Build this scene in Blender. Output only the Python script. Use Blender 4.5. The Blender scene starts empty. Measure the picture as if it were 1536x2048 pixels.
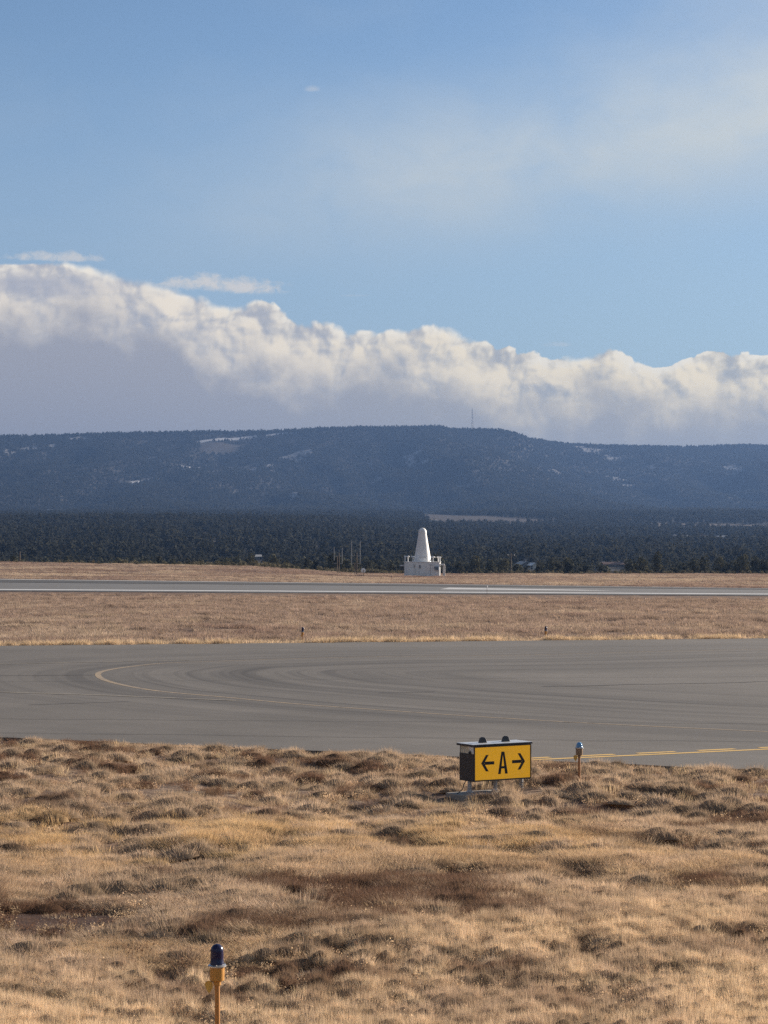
import bpy, bmesh, math, random
import numpy as np
from mathutils import Vector, Matrix

R = math.radians
random.seed(7)
rng = np.random.default_rng(11)
scene = bpy.context.scene
COL = scene.collection

# ------------------------------------------------------------------ camera
CAM_H = 4.0                 # eye height above the verge
FPX = 4557.0                # focal length in pixels of the 1536 x 2048 photograph (77 mm equivalent)
YH = 1105.0                 # row of the horizon
cam_data = bpy.data.cameras.new('camera')
cam_data.sensor_fit = 'VERTICAL'
cam_data.sensor_height = 34.6
cam_data.lens = 34.6 * FPX / 2048.0
cam_data.clip_start = 0.1
cam_data.clip_end = 60000.0
cam = bpy.data.objects.new('camera', cam_data)
COL.objects.link(cam)
PITCH = math.atan((YH - 1024.0) / FPX)
cam.location = (0.0, 0.0, CAM_H)
cam.rotation_euler = (R(90) + PITCH, 0.0, 0.0)
scene.camera = cam

# ------------------------------------------------------------------ exposure
scene.view_settings.view_transform = 'Standard'
scene.view_settings.look = 'None'
scene.view_settings.exposure = 1.22
scene.view_settings.gamma = 1.0
scene.view_settings.use_curve_mapping = False
scene.render.engine = 'CYCLES'
scene.cycles.max_bounces = 6
scene.cycles.transparent_max_bounces = 8
scene.cycles.volume_bounces = 0
scene.cycles.use_denoising = False      # the fine grain suits the phone picture better than a smoothed one
scene.render.film_transparent = False

# ------------------------------------------------------------------ small node language
class NT:
    """builds shader maths as expressions"""
    def __init__(self, tree):
        self.t = tree; self.n = tree.nodes; self.l = tree.links
    def node(self, typ, **kw):
        nd = self.n.new(typ)
        for k, v in kw.items():
            setattr(nd, k, v)
        return nd
    def put(self, sock, v):
        if isinstance(v, E): v = v.s
        if isinstance(v, bpy.types.NodeSocket): self.l.new(v, sock)
        else: sock.default_value = v
    def math(self, op, a, b=None, c=None, clamp=False):
        nd = self.node('ShaderNodeMath', operation=op, use_clamp=clamp)
        self.put(nd.inputs[0], a)
        if b is not None: self.put(nd.inputs[1], b)
        if c is not None: self.put(nd.inputs[2], c)
        return E(self, nd.outputs[0])
    def smooth(self, lo, hi, v, a=0.0, b=1.0):
        nd = self.node('ShaderNodeMapRange', interpolation_type='SMOOTHSTEP')
        self.put(nd.inputs[0], v); self.put(nd.inputs[1], lo); self.put(nd.inputs[2], hi)
        self.put(nd.inputs[3], a); self.put(nd.inputs[4], b)
        return E(self, nd.outputs[0])
    def xyz(self, x, y, z=0.0):
        nd = self.node('ShaderNodeCombineXYZ')
        self.put(nd.inputs[0], x); self.put(nd.inputs[1], y); self.put(nd.inputs[2], z)
        return E(self, nd.outputs[0])
    def sep(self, v):
        nd = self.node('ShaderNodeSeparateXYZ'); self.put(nd.inputs[0], v)
        return [E(self, o) for o in nd.outputs]
    def noise(self, v, scale, detail=4.0, rough=0.5, dist=0.0, dims='3D', lac=2.0):
        nd = self.node('ShaderNodeTexNoise', noise_dimensions=dims)
        self.put(nd.inputs['Vector'], v); self.put(nd.inputs['Scale'], scale)
        nd.inputs['Detail'].default_value = detail; nd.inputs['Roughness'].default_value = rough
        nd.inputs['Lacunarity'].default_value = lac
        nd.inputs['Distortion'].default_value = dist
        return E(self, nd.outputs[0])
    def noise_color(self, v, scale, detail=2.0, rough=0.5, dims='3D'):
        nd = self.node('ShaderNodeTexNoise', noise_dimensions=dims)
        self.put(nd.inputs['Vector'], v); self.put(nd.inputs['Scale'], scale)
        nd.inputs['Detail'].default_value = detail; nd.inputs['Roughness'].default_value = rough
        return E(self, nd.outputs[1])
    def voronoi(self, v, scale, detail=0.0, rough=0.5, smooth=0.5, feature='SMOOTH_F1', dims='2D'):
        nd = self.node('ShaderNodeTexVoronoi', voronoi_dimensions=dims, feature=feature)
        self.put(nd.inputs['Vector'], v); self.put(nd.inputs['Scale'], scale)
        nd.inputs['Detail'].default_value = detail; nd.inputs['Roughness'].default_value = rough
        if 'Smoothness' in nd.inputs and feature == 'SMOOTH_F1': nd.inputs['Smoothness'].default_value = smooth
        return E(self, nd.outputs[0])
    def vmath(self, op, a, b=None, scale=None):
        nd = self.node('ShaderNodeVectorMath', operation=op)
        self.put(nd.inputs[0], a)
        if b is not None: self.put(nd.inputs[1], b)
        if scale is not None: self.put(nd.inputs['Scale'], scale)
        return E(self, nd.outputs[0])
    def mix(self, f, a, b, blend='MIX'):
        nd = self.node('ShaderNodeMix', data_type='RGBA', blend_type=blend)
        self.put(nd.inputs[0], f)
        self.put(nd.inputs[6], rgba(a)); self.put(nd.inputs[7], rgba(b))
        return E(self, nd.outputs[2])
    def curve(self, x, pts):
        nd = self.node('ShaderNodeFloatCurve')
        c = nd.mapping.curves[0]
        nd.mapping.use_clip = False
        c.points[0].location = pts[0]; c.points[1].location = pts[-1]
        for p in pts[1:-1]: c.points.new(*p)
        nd.mapping.update()
        self.put(nd.inputs['Value'], x)
        return E(self, nd.outputs[0])
    def bump(self, h, strength=0.5, dist=0.02):
        nd = self.node('ShaderNodeBump')
        nd.inputs['Strength'].default_value = strength; nd.inputs['Distance'].default_value = dist
        self.put(nd.inputs['Height'], h)
        return E(self, nd.outputs[0])

def rgba(c):
    if isinstance(c, tuple) and len(c) == 3: return (c[0], c[1], c[2], 1.0)
    return c

class E:
    def __init__(self, nt, s): self.nt = nt; self.s = s
    def _o(self, op, b, sw=False): return self.nt.math(op, b, self) if sw else self.nt.math(op, self, b)
    def __add__(self, b): return self._o('ADD', b)
    __radd__ = __add__
    def __sub__(self, b): return self._o('SUBTRACT', b)
    def __rsub__(self, b): return self._o('SUBTRACT', b, True)
    def __mul__(self, b): return self._o('MULTIPLY', b)
    __rmul__ = __mul__
    def __truediv__(self, b): return self._o('DIVIDE', b)
    def __rtruediv__(self, b): return self._o('DIVIDE', b, True)
    def __neg__(self): return self.nt.math('MULTIPLY', self, -1.0)
    def clamp(self): return self.nt.math('ADD', self, 0.0, clamp=True)
    def pow(self, p): return self.nt.math('POWER', self, p)
    def max(self, b): return self._o('MAXIMUM', b)
    def min(self, b): return self._o('MINIMUM', b)
    def exp(self): return self.nt.math('EXPONENT', self)
    def abs(self): return self.nt.math('ABSOLUTE', self)

# ------------------------------------------------------------------ sun direction
SUN_AZ = 54.0               # degrees clockwise from the view direction (+Y)
SUN_EL = 17.0
sun_dir = Vector((math.sin(R(SUN_AZ)) * math.cos(R(SUN_EL)), math.cos(R(SUN_AZ)) * math.cos(R(SUN_EL)), math.sin(R(SUN_EL))))
sun_data = bpy.data.lights.new('sun', 'SUN')
sun_data.energy = 5.0
sun_data.angle = R(0.53)
sun_data.color = (1.0, 0.88, 0.75)
sun = bpy.data.objects.new('sun', sun_data)
COL.objects.link(sun)
sun.rotation_euler = sun_dir.to_track_quat('Z', 'Y').to_euler()
sun.location = (60, 60, 60)

# ------------------------------------------------------------------ sky with the cloud bank over the mesa
SKY_STRENGTH = 0.052
def pel(y): return math.degrees(math.atan((YH - y) / FPX))
def paz(x): return math.degrees(math.atan((x - 768.0) / FPX))
world = bpy.data.worlds.new('World')
scene.world = world
world.use_nodes = True
world.cycles.sampling_method = 'MANUAL'
world.cycles.sample_map_resolution = 256
w = NT(world.node_tree)
w.n.clear()
out = w.node('ShaderNodeOutputWorld')
bg = w.node('ShaderNodeBackground')
bg.inputs['Strength'].default_value = SKY_STRENGTH
w.l.new(bg.outputs[0], out.inputs[0])
sky = w.node('ShaderNodeTexSky', sky_type='NISHITA')
sky.sun_disc = False
sky.sun_elevation = R(SUN_EL)
sky.sun_rotation = R(SUN_AZ)
sky.altitude = 1900.0
sky.air_density = 1.0
sky.dust_density = 0.6
sky.ozone_density = 2.2
tc = w.node('ShaderNodeTexCoord')
dx, dy, dz = w.sep(tc.outputs['Generated'])
az = w.math('DEGREES', w.math('ARCTAN2', dx, dy))
el = w.math('DEGREES', w.math('ARCSINE', dz))
p = w.xyz(az, el, 0.0)
k = 1.0 / SKY_STRENGTH / 2 ** scene.view_settings.exposure
def lin(r, g, b):
    f = lambda c: (c / 255.0 / 12.92) if c <= 10 else ((c / 255.0 + 0.055) / 1.055) ** 2.4
    return (f(r), f(g), f(b))
def rad(r, g, b, gain=1.0):
    c = lin(r, g, b)
    return (c[0] * k * gain, c[1] * k * gain, c[2] * k * gain)

base = E(w, sky.outputs[0])
# thin high veil, thickest on the right
warp = w.noise_color(p, 0.22, 3.0, 0.55)
pw = w.vmath('ADD', p, w.vmath('MULTIPLY', w.vmath('SUBTRACT', warp, (0.5, 0.5, 0.5)), (5.0, 2.5, 0.0)))
veil_n = w.noise(w.vmath('MULTIPLY', pw, (0.5, 1.0, 1.0)), 0.34, 7.0, 0.58)
centre = 9.3 + az * 0.13                                  # the veil climbs to the right
band = (-(((el - centre) / 1.75).pow(2.0))).exp()
rightness = w.smooth(-8.5, 2.5, az, 0.05, 1.0)
corner = w.smooth(2.0, 11.0, az) * w.smooth(9.0, 12.5, el)
veil = (w.smooth(0.05, 0.66, veil_n) * band * rightness * 0.88 + corner * w.smooth(0.1, 0.7, veil_n) * 0.32 + w.smooth(0.42, 0.8, veil_n) * 0.08).clamp()
base = w.mix(veil, base, rad(208, 214, 214, 1.06))
base = w.mix(w.smooth(14.0, 4.0, el) * 0.46, base, w.mix(w.smooth(-9.0, 9.0, az), rad(165, 187, 211), rad(173, 192, 202)))
# cumulus bank
AZ0, AZ1, E0, E1 = -14.0, 14.0, 2.0, 9.0
tops = [(-260, 500), (0, 530), (100, 532), (200, 546), (300, 566), (400, 598), (440, 620), (520, 616), (600, 640), (700, 650), (800, 656), (900, 668),
        (960, 680), (1050, 708), (1150, 716), (1200, 708), (1260, 720), (1320, 724), (1420, 702), (1480, 718), (1536, 728), (1800, 745)]
pts = [((paz(x) - AZ0) / (AZ1 - AZ0), (pel(y) - E0) / (E1 - E0)) for x, y in tops]
top = w.curve((az - AZ0) / (AZ1 - AZ0), pts) * (E1 - E0) + E0
def puff(v, ox=0.0, oy=0.0):
    q = w.vmath('ADD', v, (ox, oy, 0.0))
    wr = w.noise_color(q, 0.9, 3.0, 0.5)
    q2 = w.vmath('ADD', q, w.vmath('MULTIPLY', w.vmath('SUBTRACT', wr, (0.5, 0.5, 0.5)), (0.75, 0.55, 0.0)))
    v1 = w.voronoi(w.vmath('MULTIPLY', q2, (1.0, 1.25, 1.0)), 0.62, 0.0, 0.5, 1.0)
    v2 = w.voronoi(w.vmath('MULTIPLY', q2, (1.0, 1.2, 1.0)), 1.7, 0.0, 0.5, 0.8)
    v3 = w.voronoi(q2, 4.2, 1.0, 0.5, 0.7)
    n1 = w.noise(q2, 2.0, 5.0, 0.5)
    return 1.0 - (v1 * 0.62 + v2 * 0.28 + v3 * 0.07) + (n1 - 0.5) * 0.22
b0 = puff(p)
b1 = puff(p, 0.10, 0.08)
b2 = puff(p, 0.40, 0.30)
low = w.noise(p, 0.36, 2.0, 0.5)
rag = w.noise(w.vmath('ADD', p, (5.0, 50.0, 0.0)), 1.0, 6.0, 0.55)
edge = top - el + (b0 - 0.55) * w.smooth(-9.0, -4.5, az, 0.35, 0.95)
soft = w.noise(w.vmath('ADD', p, (31.0, 7.0, 0.0)), 0.55, 2.0, 0.5)
alpha = w.smooth(0.0, w.smooth(0.40, 0.68, soft, 0.05, 0.30), edge)
relief = (((b0 - b1) * 2.4 + (b0 - b2) * 1.25) * w.smooth(2.2, 0.3, edge, 0.55, 1.0) + 0.55).clamp()
depth = (top - el + (low - 0.5) * 2.6 + (rag - 0.5) * 2.4 + (b0 - 0.58) * 1.2)
glow = w.smooth(2.25, 0.45, depth)
rside = w.smooth(-9.0, 9.0, az)
grey = w.mix(rside, rad(176, 176, 183), rad(192, 188, 180))
lit = w.mix(rside, rad(254, 241, 220, 1.10), rad(255, 238, 202, 1.18))
shade = w.mix(rside, rad(190, 192, 199), rad(193, 193, 188))
body = w.mix(w.smooth(0.0, 0.85, relief), shade, lit)
body = w.mix(glow, grey, body)
rim = w.smooth(0.5, 0.05, edge) * w.smooth(0.3, 0.75, relief)
body = w.mix(rim * 0.6, body, rad(255, 250, 236, 1.15))
# flat shadowed lens inside the left end of the bank
ln = w.noise(w.vmath('MULTIPLY', p, (0.35, 1.6, 1.0)), 1.0, 4.0, 0.5)
lens = (-(((az + 9.2) / 2.4).pow(2.0) + ((el - 6.62 + (ln - 0.5) * 0.9) / 0.26).pow(2.0))).exp()
body = w.mix((lens * 0.8).clamp(), body, rad(186, 188, 198))
base = w.mix(alpha, base, body)
# loose streaks over the bank
def streak(cx, cy, hw, hh, seed, amt, drop=0.35):
    q = w.vmath('ADD', p, (seed, seed * 0.7, 0.0))
    wr = w.noise_color(q, 2.2, 3.0, 0.6)
    q = w.vmath('ADD', q, w.vmath('MULTIPLY', w.vmath('SUBTRACT', wr, (0.5, 0.5, 0.5)), (0.5, 0.35, 0.0)))
    n = w.noise(w.vmath('MULTIPLY', q, (1.1, 1.5, 1.0)), 1.7, 6.0, 0.66)
    dxn = (az - paz(cx)) / hw
    dyn = (el - pel(cy) + (dxn + 1.0) * hh * drop * 0.5) / hh
    m = 1.0 - dxn.abs().pow(2.0) - w.smooth(0.0, 1.6, dyn) * 1.6 - w.smooth(-0.15, -1.0, dyn) * 2.2 + (n - 0.5) * 3.4
    return (w.smooth(0.1, 1.35, m) * w.smooth(1.3, 0.8, dxn.abs()) * amt).clamp()
for (cx, cy, hw, hh, sd, amt, dp) in ((446, 563, 1.9, 0.40, 3.1, 0.95, 0.5), (110, 520, 1.6, 0.22, 9.7, 0.75, 0.0), (623, 176, 0.26, 0.15, 17.3, 0.40, 0.0), (712, 590, 0.4, 0.07, 23.9, 0.3, 0.0), (1110, 690, 0.5, 0.12, 41.0, 0.3, 0.0)):
    base = w.mix(streak(cx, cy, hw, hh, sd, amt, dp), base, rad(230, 226, 220))
w.put(bg.inputs['Color'], base)

# ------------------------------------------------------------------ numeric helpers
_tab = np.random.default_rng(5).random((256, 256))
def vnoise(x, y, seed=0):
    x = np.asarray(x, float) + seed * 17.31; y = np.asarray(y, float) + seed * 9.77
    xi = np.floor(x).astype(int); yi = np.floor(y).astype(int)
    fx = x - xi; fy = y - yi
    fx = fx * fx * (3 - 2 * fx); fy = fy * fy * (3 - 2 * fy)
    a = _tab[xi & 255, yi & 255]; b = _tab[(xi + 1) & 255, yi & 255]
    c = _tab[xi & 255, (yi + 1) & 255]; d = _tab[(xi + 1) & 255, (yi + 1) & 255]
    return (a * (1 - fx) + b * fx) * (1 - fy) + (c * (1 - fx) + d * fx) * fy
def fbm(x, y, seed=0, octv=4, gain=0.5):
    s = 0.0; amp = 1.0; tot = 0.0
    for i in range(octv):
        s = s + amp * vnoise(np.asarray(x) * 2 ** i, np.asarray(y) * 2 ** i, seed + i * 3)
        tot += amp; amp *= gain
    return s / tot
def sstep(a, b, v):
    t = np.clip((np.asarray(v, float) - a) / (b - a), 0, 1)
    return t * t * (3 - 2 * t)
def in_poly(x, y, poly):
    x = np.asarray(x, float); y = np.asarray(y, float); ins = np.zeros(x.shape, bool)
    n = len(poly)
    for i in range(n):
        x0, y0 = poly[i]; x1, y1 = poly[(i + 1) % n]
        cond = ((y0 > y) != (y1 > y)) & (x < (x1 - x0) * (y - y0) / ((y1 - y0) + 1e-12) + x0)
        ins ^= cond
    return ins

# ------------------------------------------------------------------ lie of the land
def y_near(x):   # near edge of the taxiway
    x = np.asarray(x, float)
    return np.where(x < -22, 45.0 + 0.484 * 22 - 0.12 * (x + 22), 45.0 - 0.484 * x)
def y_far(x):    # far edge of the taxiway
    x = np.asarray(x, float)
    return np.where(x < -24, 101.0 - 0.246 * 24 - 0.02 * (x + 24), 101.0 + 0.246 * np.minimum(x, 80))
def y_rn(x): return 229.3 - 0.335 * np.clip(x, -160, 160)      # near runway edge
def y_rf(x): return 292.0 - 0.26 * np.clip(x, -160, 160)       # far runway edge
def z_rf(x): return np.interp(x, [-160, -51, 0, 46, 160], [0.7, 0.45, 0.03, -0.39, -0.5])
def z_run(x, y):
    t = np.clip((y - y_rn(x)) / (y_rf(x) - y_rn(x)), 0, 1)
    d = y - y_rn(x)
    sh = np.clip(d / 3.2, 0, 1) * 0.17 - 0.10
    return sh * (1 - t) + z_rf(x) * t
def z_edge(x): return np.interp(x, [-400, -81, -28, -7, 3, 60, 400], [2.6, 1.95, 1.05, -0.42, -0.6, -0.62, -0.8])
_ridge_px = [(-600, 880), (-200, 872), (0, 868), (100, 866), (200, 863), (400, 859), (500, 859), (600, 855), (650, 851), (780, 850), (880, 849), (905, 854), (945, 854),
             (1000, 856), (1030, 862), (1060, 873), (1100, 880), (1150, 885), (1250, 888), (1350, 890), (1400, 889), (1480, 886), (1536, 888), (1800, 896), (2200, 900)]
def _rd(px): return 5700.0 + 560.0 * float(sstep(1020, 1130, px))
_rx = np.array([(px - 768) / FPX * _rd(px) for px, _ in _ridge_px])
_rz = np.array([CAM_H + (YH - py) * _rd(px) / FPX - 6.5 for px, py in _ridge_px])
_ry = np.array([_rd(px) for px, _ in _ridge_px])
def z_valley(x, y):
    side = sstep(-120, 160, x)
    ya = [480, 560, 700, 900, 1300, 2000, 2500, 3000, 3400, 9000]
    zl = np.interp(y, ya, [-1, -4, -4.4, -3, 8, 29, 37, 51, 60, 60])
    zr = np.interp(y, ya, [-1, -4, -4.4, -3.6, 2, 16.5, 29, 51, 60, 60])
    return zl * (1 - side) + zr * side
def z_hills(x, y):
    x = np.asarray(x, float); y = np.asarray(y, float)
    zv = z_valley(x, y)
    zv = zv + (fbm(x / 160, y / 160, 3) - 0.5) * 6.0 * sstep(700, 1600, y)
    s = np.clip((y - 3400) / (np.interp(x, _rx, _ry) - 3400), 0, 1)
    f = 0.30 * s + 0.70 * s ** 1.9
    zr = np.interp(x, _rx, _rz)
    g = fbm(x / 210 + 0.3 * y / 900, y / 1100, 8, 4) - 0.5
    zm = zv + (zr - zv) * f + g * 115 * np.sin(np.pi * np.clip(s, 0, 1)) ** 1.0 * (s < 1)
    over = np.maximum(y - np.interp(x, _rx, _ry), 0)
    return np.where(s > 0, zm - over * 0.03, zv)
def z_ground(x, y):
    x = np.asarray(x, float); y = np.asarray(y, float)
    xc = np.clip(x, -160, 160)
    yn, yf, rn, rf = y_near(xc), y_far(xc), y_rn(xc), y_rf(xc)
    # verge in front: hummocks fading out at the pavement edge
    hum = (fbm(x / 2.6, y / 3.4, 1, 3) - 0.5) * (0.15 + 0.19 * sstep(24, 30, y)) + (fbm(x / 0.75, y / 0.9, 2, 2) - 0.5) * (0.02 + 0.08 * sstep(26, 31, y))
    hum = hum * sstep(0.2, 2.5, yn - y) * sstep(3, 14, y) - 0.03
    mid = (fbm(x / 9, y / 7, 4, 3) - 0.5) * 0.5 * sstep(0.5, 12, y - yf) * sstep(2, 20, rn - y)
    z = np.where(y < yn, hum, -0.12)
    z = np.where(y > yf, mid - 0.02 - 0.50 * sstep(42, 20, rn - y) * sstep(0.5, 16, rn - y) - 0.13 * sstep(14, 1, rn - y), z)
    zr = z_run(xc, y)
    z = np.where((y >= rn) & (y <= rf), zr - 0.15, z)
    t = np.clip((y - rf) / (480 - rf), 0, 1)
    far = z_rf(xc) * (1 - t) + z_edge(x) * t + (fbm(x / 14, y / 20, 6, 3) - 0.5) * 0.5 * np.sin(np.pi * t)
    z = np.where(y > rf, far, z)
    s = sstep(480, 560, y)
    z = np.where(y > 480, z_edge(x) * (1 - s) + z_hills(x, y) * s, z)
    return np.where(y < 3, -0.03, z)
def ray(px, py):
    """direction of the sight line through a point of the photograph, per metre of depth"""
    return (px - 768.0) / FPX, (YH - py) / FPX
def on_ground(px, py, y0=15.0, y1=6500.0, fn=None):
    a, b = ray(px, py)
    ys = np.geomspace(y0, y1, 6000)
    h = CAM_H + b * ys - (fn or z_ground)(a * ys, ys)
    i = int(np.argmax(h < 0)) if (h < 0).any() else len(ys) - 1
    Y = float(ys[i]); return (a * Y, Y, float((fn or z_ground)(a * Y, Y)))
def flat(px, py, z=0.0):
    a, b = ray(px, py); Y = (z - CAM_H) / b
    return (a * Y, Y)

# ------------------------------------------------------------------ object helpers
def prop(o, label=None, cat=None, group=None, kind=None):
    if label: o['label'] = label
    if cat: o['category'] = cat
    if group: o['group'] = group
    if kind: o['kind'] = kind
    return o
def empty(name, loc, rz=0.0):
    o = bpy.data.objects.new(name, None); COL.objects.link(o)
    o.location = loc; o.rotation_euler = (0, 0, rz); o.empty_display_size = 0.2
    return o
def mesh_obj(name, verts, faces, material=None, parent=None, smooth=False, link=True):
    me = bpy.data.meshes.new(name)
    me.from_pydata([tuple(v) for v in verts], [], [tuple(f) for f in faces])
    if material: me.materials.append(material)
    if smooth: me.polygons.foreach_set('use_smooth', [True] * len(me.polygons))
    me.update()
    o = bpy.data.objects.new(name, me)
    if link: COL.objects.link(o)
    if parent: o.parent = parent
    return o
class MB:
    """collects simple shapes for one mesh"""
    def __init__(self): self.v = []; self.f = []
    def add(self, vs, fs):
        n = len(self.v); self.v += [tuple(v) for v in vs]; self.f += [tuple(i + n for i in f) for f in fs]; return self
    def box(self, x0, x1, y0, y1, z0, z1):
        vs = [(x0, y0, z0), (x1, y0, z0), (x1, y1, z0), (x0, y1, z0), (x0, y0, z1), (x1, y0, z1), (x1, y1, z1), (x0, y1, z1)]
        return self.add(vs, [(3, 2, 1, 0), (4, 5, 6, 7), (0, 1, 5, 4), (1, 2, 6, 5), (2, 3, 7, 6), (3, 0, 4, 7)])
    def lathe(self, prof, seg=20, cx=0.0, cy=0.0):
        vs = []; fs = []
        for (r, z) in prof:
            for i in range(seg):
                a = 2 * math.pi * i / seg; vs.append((cx + r * math.cos(a), cy + r * math.sin(a), z))
        for j in range(len(prof) - 1):
            for i in range(seg):
                i2 = (i + 1) % seg
                fs.append((j * seg + i, j * seg + i2, (j + 1) * seg + i2, (j + 1) * seg + i))
        fs.append(tuple(range(seg))[::-1]); fs.append(tuple((len(prof) - 1) * seg + i for i in range(seg)))
        return self.add(vs, fs)
    def tube(self, path, r, seg=8, r1=None):
        path = [Vector(q) for q in path]; vs = []; fs = []; n = len(path)
        for j, q in enumerate(path):
            d = (path[min(j + 1, n - 1)] - path[max(j - 1, 0)]).normalized()
            u = d.cross(Vector((0.3, 1, 0.1)) if abs(d.y) < 0.9 else Vector((1, 0, 0.2))).normalized(); v = d.cross(u)
            rr = r if r1 is None else r + (r1 - r) * j / (n - 1)
            for i in range(seg):
                a = 2 * math.pi * i / seg; vs.append(q + u * (rr * math.cos(a)) + v * (rr * math.sin(a)))
        for j in range(n - 1):
            for i in range(seg):
                i2 = (i + 1) % seg; fs.append((j * seg + i, j * seg + i2, (j + 1) * seg + i2, (j + 1) * seg + i))
        fs.append(tuple(range(seg))[::-1]); fs.append(tuple((n - 1) * seg + i for i in range(seg)))
        return self.add(vs, fs)
    def prism_y(self, poly, y0, y1):
        """outline in (x, z), counter-clockwise seen from -y, given thickness from y0 (front) to y1"""
        n = len(poly)
        vs = [(x, y0, z) for x, z in poly] + [(x, y1, z) for x, z in poly]
        fs = [tuple(range(n)), tuple(range(2 * n - 1, n - 1, -1))]
        fs += [(i, i + n, (i + 1) % n + n, (i + 1) % n) for i in range(n)]
        return self.add(vs, fs)
    def build(self, name, material, parent=None, smooth=False, bevel=0.0, link=True):
        o = mesh_obj(name, self.v, self.f, material, parent, smooth, link)
        if smooth:
            o.data.set_sharp_from_angle(angle=R(38))
        if bevel:
            m = o.modifiers.new('bevel', 'BEVEL'); m.width = bevel; m.segments = 2; m.limit_method = 'ANGLE'; m.angle_limit = R(40)
        return o

# ------------------------------------------------------------------ materials
def mat(name):
    m = bpy.data.materials.new(name); m.use_nodes = True
    t = NT(m.node_tree); t.n.clear()
    o = t.node('ShaderNodeOutputMaterial'); t.out = o
    return m, t
def principled(t, color, rough=0.6, metal=0.0, spec=0.4, normal=None, **kw):
    b = t.node('ShaderNodeBsdfPrincipled')
    t.put(b.inputs['Base Color'], rgba(color)); t.put(b.inputs['Roughness'], rough)
    b.inputs['Metallic'].default_value = metal; b.inputs['Specular IOR Level'].default_value = spec
    if normal is not None: t.put(b.inputs['Normal'], normal)
    for k_, v_ in kw.items(): t.put(b.inputs[k_.replace('_', ' ')], v_)
    t.l.new(b.outputs[0], t.out.inputs[0]); return b
def painted(name, c, rough=0.5, metal=0.0, spec=0.4, wear=0.18, scale=9.0, dirt=(0.105, 0.085, 0.066), bump=0.0):
    m, t = mat(name)
    co = t.node('ShaderNodeTexCoord').outputs['Object']
    n = t.noise(co, scale, 6.0, 0.6); n2 = t.noise(co, scale * 7.0, 3.0, 0.6)
    col = t.mix(t.smooth(0.46, 0.78, n) * (wear * 1.6), c, dirt)
    col = t.mix((n2 - 0.5) * wear + wear * 0.5, col, (c[0] * 0.6, c[1] * 0.6, c[2] * 0.6))
    principled(t, col, t.math('ADD', (n2 - 0.5) * 0.25, rough), metal, spec, t.bump(n2, 0.25, 0.004) if bump else None)
    return m

# soil and litter of the airfield
def ground_material():
    m, t = mat('dry soil and straw litter')
    co = t.node('ShaderNodeTexCoord').outputs['Object']
    geo = t.node('ShaderNodeNewGeometry').outputs['Position']
    n1 = t.noise(geo, 0.35, 5.0, 0.55); n2 = t.noise(geo, 5.0, 6.0, 0.65); n3 = t.noise(geo, 38.0, 3.0, 0.6)
    soil = t.mix(n2, (0.095, 0.055, 0.040), (0.17, 0.108, 0.078))
    straw = t.mix(n3, (0.20, 0.145, 0.10), (0.36, 0.27, 0.19))
    bare = E(t, t.node('ShaderNodeAttribute', attribute_name='bare').outputs['Fac'])
    f = t.smooth(0.44, 0.66, n2 * 0.6 + n1 * 0.4 + (n3 - 0.5) * 0.25)
    col = t.mix(f * (1.0 - bare * 0.85), soil, straw)
    col = t.mix(bare * 0.8, col, (0.062, 0.036, 0.028))
    principled(t, col, 0.95, spec=0.1, normal=t.bump(n3 * 0.5 + n2, 0.6, 0.03))
    return m
def hill_material():
    m, t = mat('wooded slope soil')
    a = t.node('ShaderNodeAttribute', attribute_name='tone')
    geo = t.node('ShaderNodeNewGeometry').outputs['Position']
    n = t.noise(geo, 0.02, 6.0, 0.65); n2 = t.noise(geo, 0.15, 4.0, 0.6)
    col = t.mix(n2 * 0.5, E(t, a.outputs['Color']), t.vmath('MULTIPLY', a.outputs['Color'], (0.6, 0.6, 0.6)))
    principled(t, col, 0.95, spec=0.1)
    return m
def asphalt_material(name, dark, light, lane=True):
    m, t = mat(name)
    geo = t.node('ShaderNodeNewGeometry').outputs['Position']
    fine = t.noise(geo, 42.0, 3.0, 0.7); spk = t.noise(geo, 13.0, 4.0, 0.75)
    big = t.noise(geo, 0.16, 5.0, 0.55); med = t.noise(geo, 0.9, 4.0, 0.6)
    f = (big - 0.5) * 1.1 + (med - 0.5) * 0.5 + (fine - 0.5) * 0.55 + (spk - 0.5) * 0.5 + 0.5
    col = t.mix(f.clamp(), dark, light)
    if lane:
        a = t.node('ShaderNodeAttribute', attribute_name='lane')
        ax, ay, az_ = t.sep(a.outputs['Vector'])
        # tyre tracks and roller bands that follow the turn
        s1 = t.noise(t.xyz(ax * 1.1, ay * 0.015, 0.0), 1.0, 6.0, 0.62)
        s2 = t.noise(t.xyz(ax * 0.28, ay * 0.010, 4.0), 1.0, 3.0, 0.5)
        s3 = t.noise(t.xyz(ax * 4.5, ay * 0.04, 9.0), 1.0, 4.0, 0.6)
        near = t.smooth(13.0, 2.0, (ax - 4.5).abs())
        tr = (t.smooth(0.42, 0.70, s1) * 0.72 + t.smooth(0.40, 0.66, s2) * 0.60 + t.smooth(0.46, 0.72, s3) * 0.38) * (near * 0.84 + 0.16)
        col = t.mix(tr.clamp(), col, (dark[0] * 0.55, dark[1] * 0.55, dark[2] * 0.58))
    principled(t, col, t.math('ADD', (fine - 0.5) * 0.2, 0.82), spec=0.25, normal=t.bump(fine + spk * 0.6, 0.45, 0.006))
    return m
def paint_line_material(name, c, wear=0.45):
    m, t = mat(name)
    geo = t.node('ShaderNodeNewGeometry').outputs['Position']
    n = t.noise(geo, 3.0, 6.0, 0.7); n2 = t.noise(geo, 30.0, 4.0, 0.7)
    col = t.mix((t.smooth(0.42, 0.75, n * 0.6 + n2 * 0.4) * wear * 2.0).clamp(), c, (0.11, 0.10, 0.095))
    principled(t, col, 0.7, spec=0.3)
    return m
M_ground = ground_material()
M_hill = hill_material()
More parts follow.
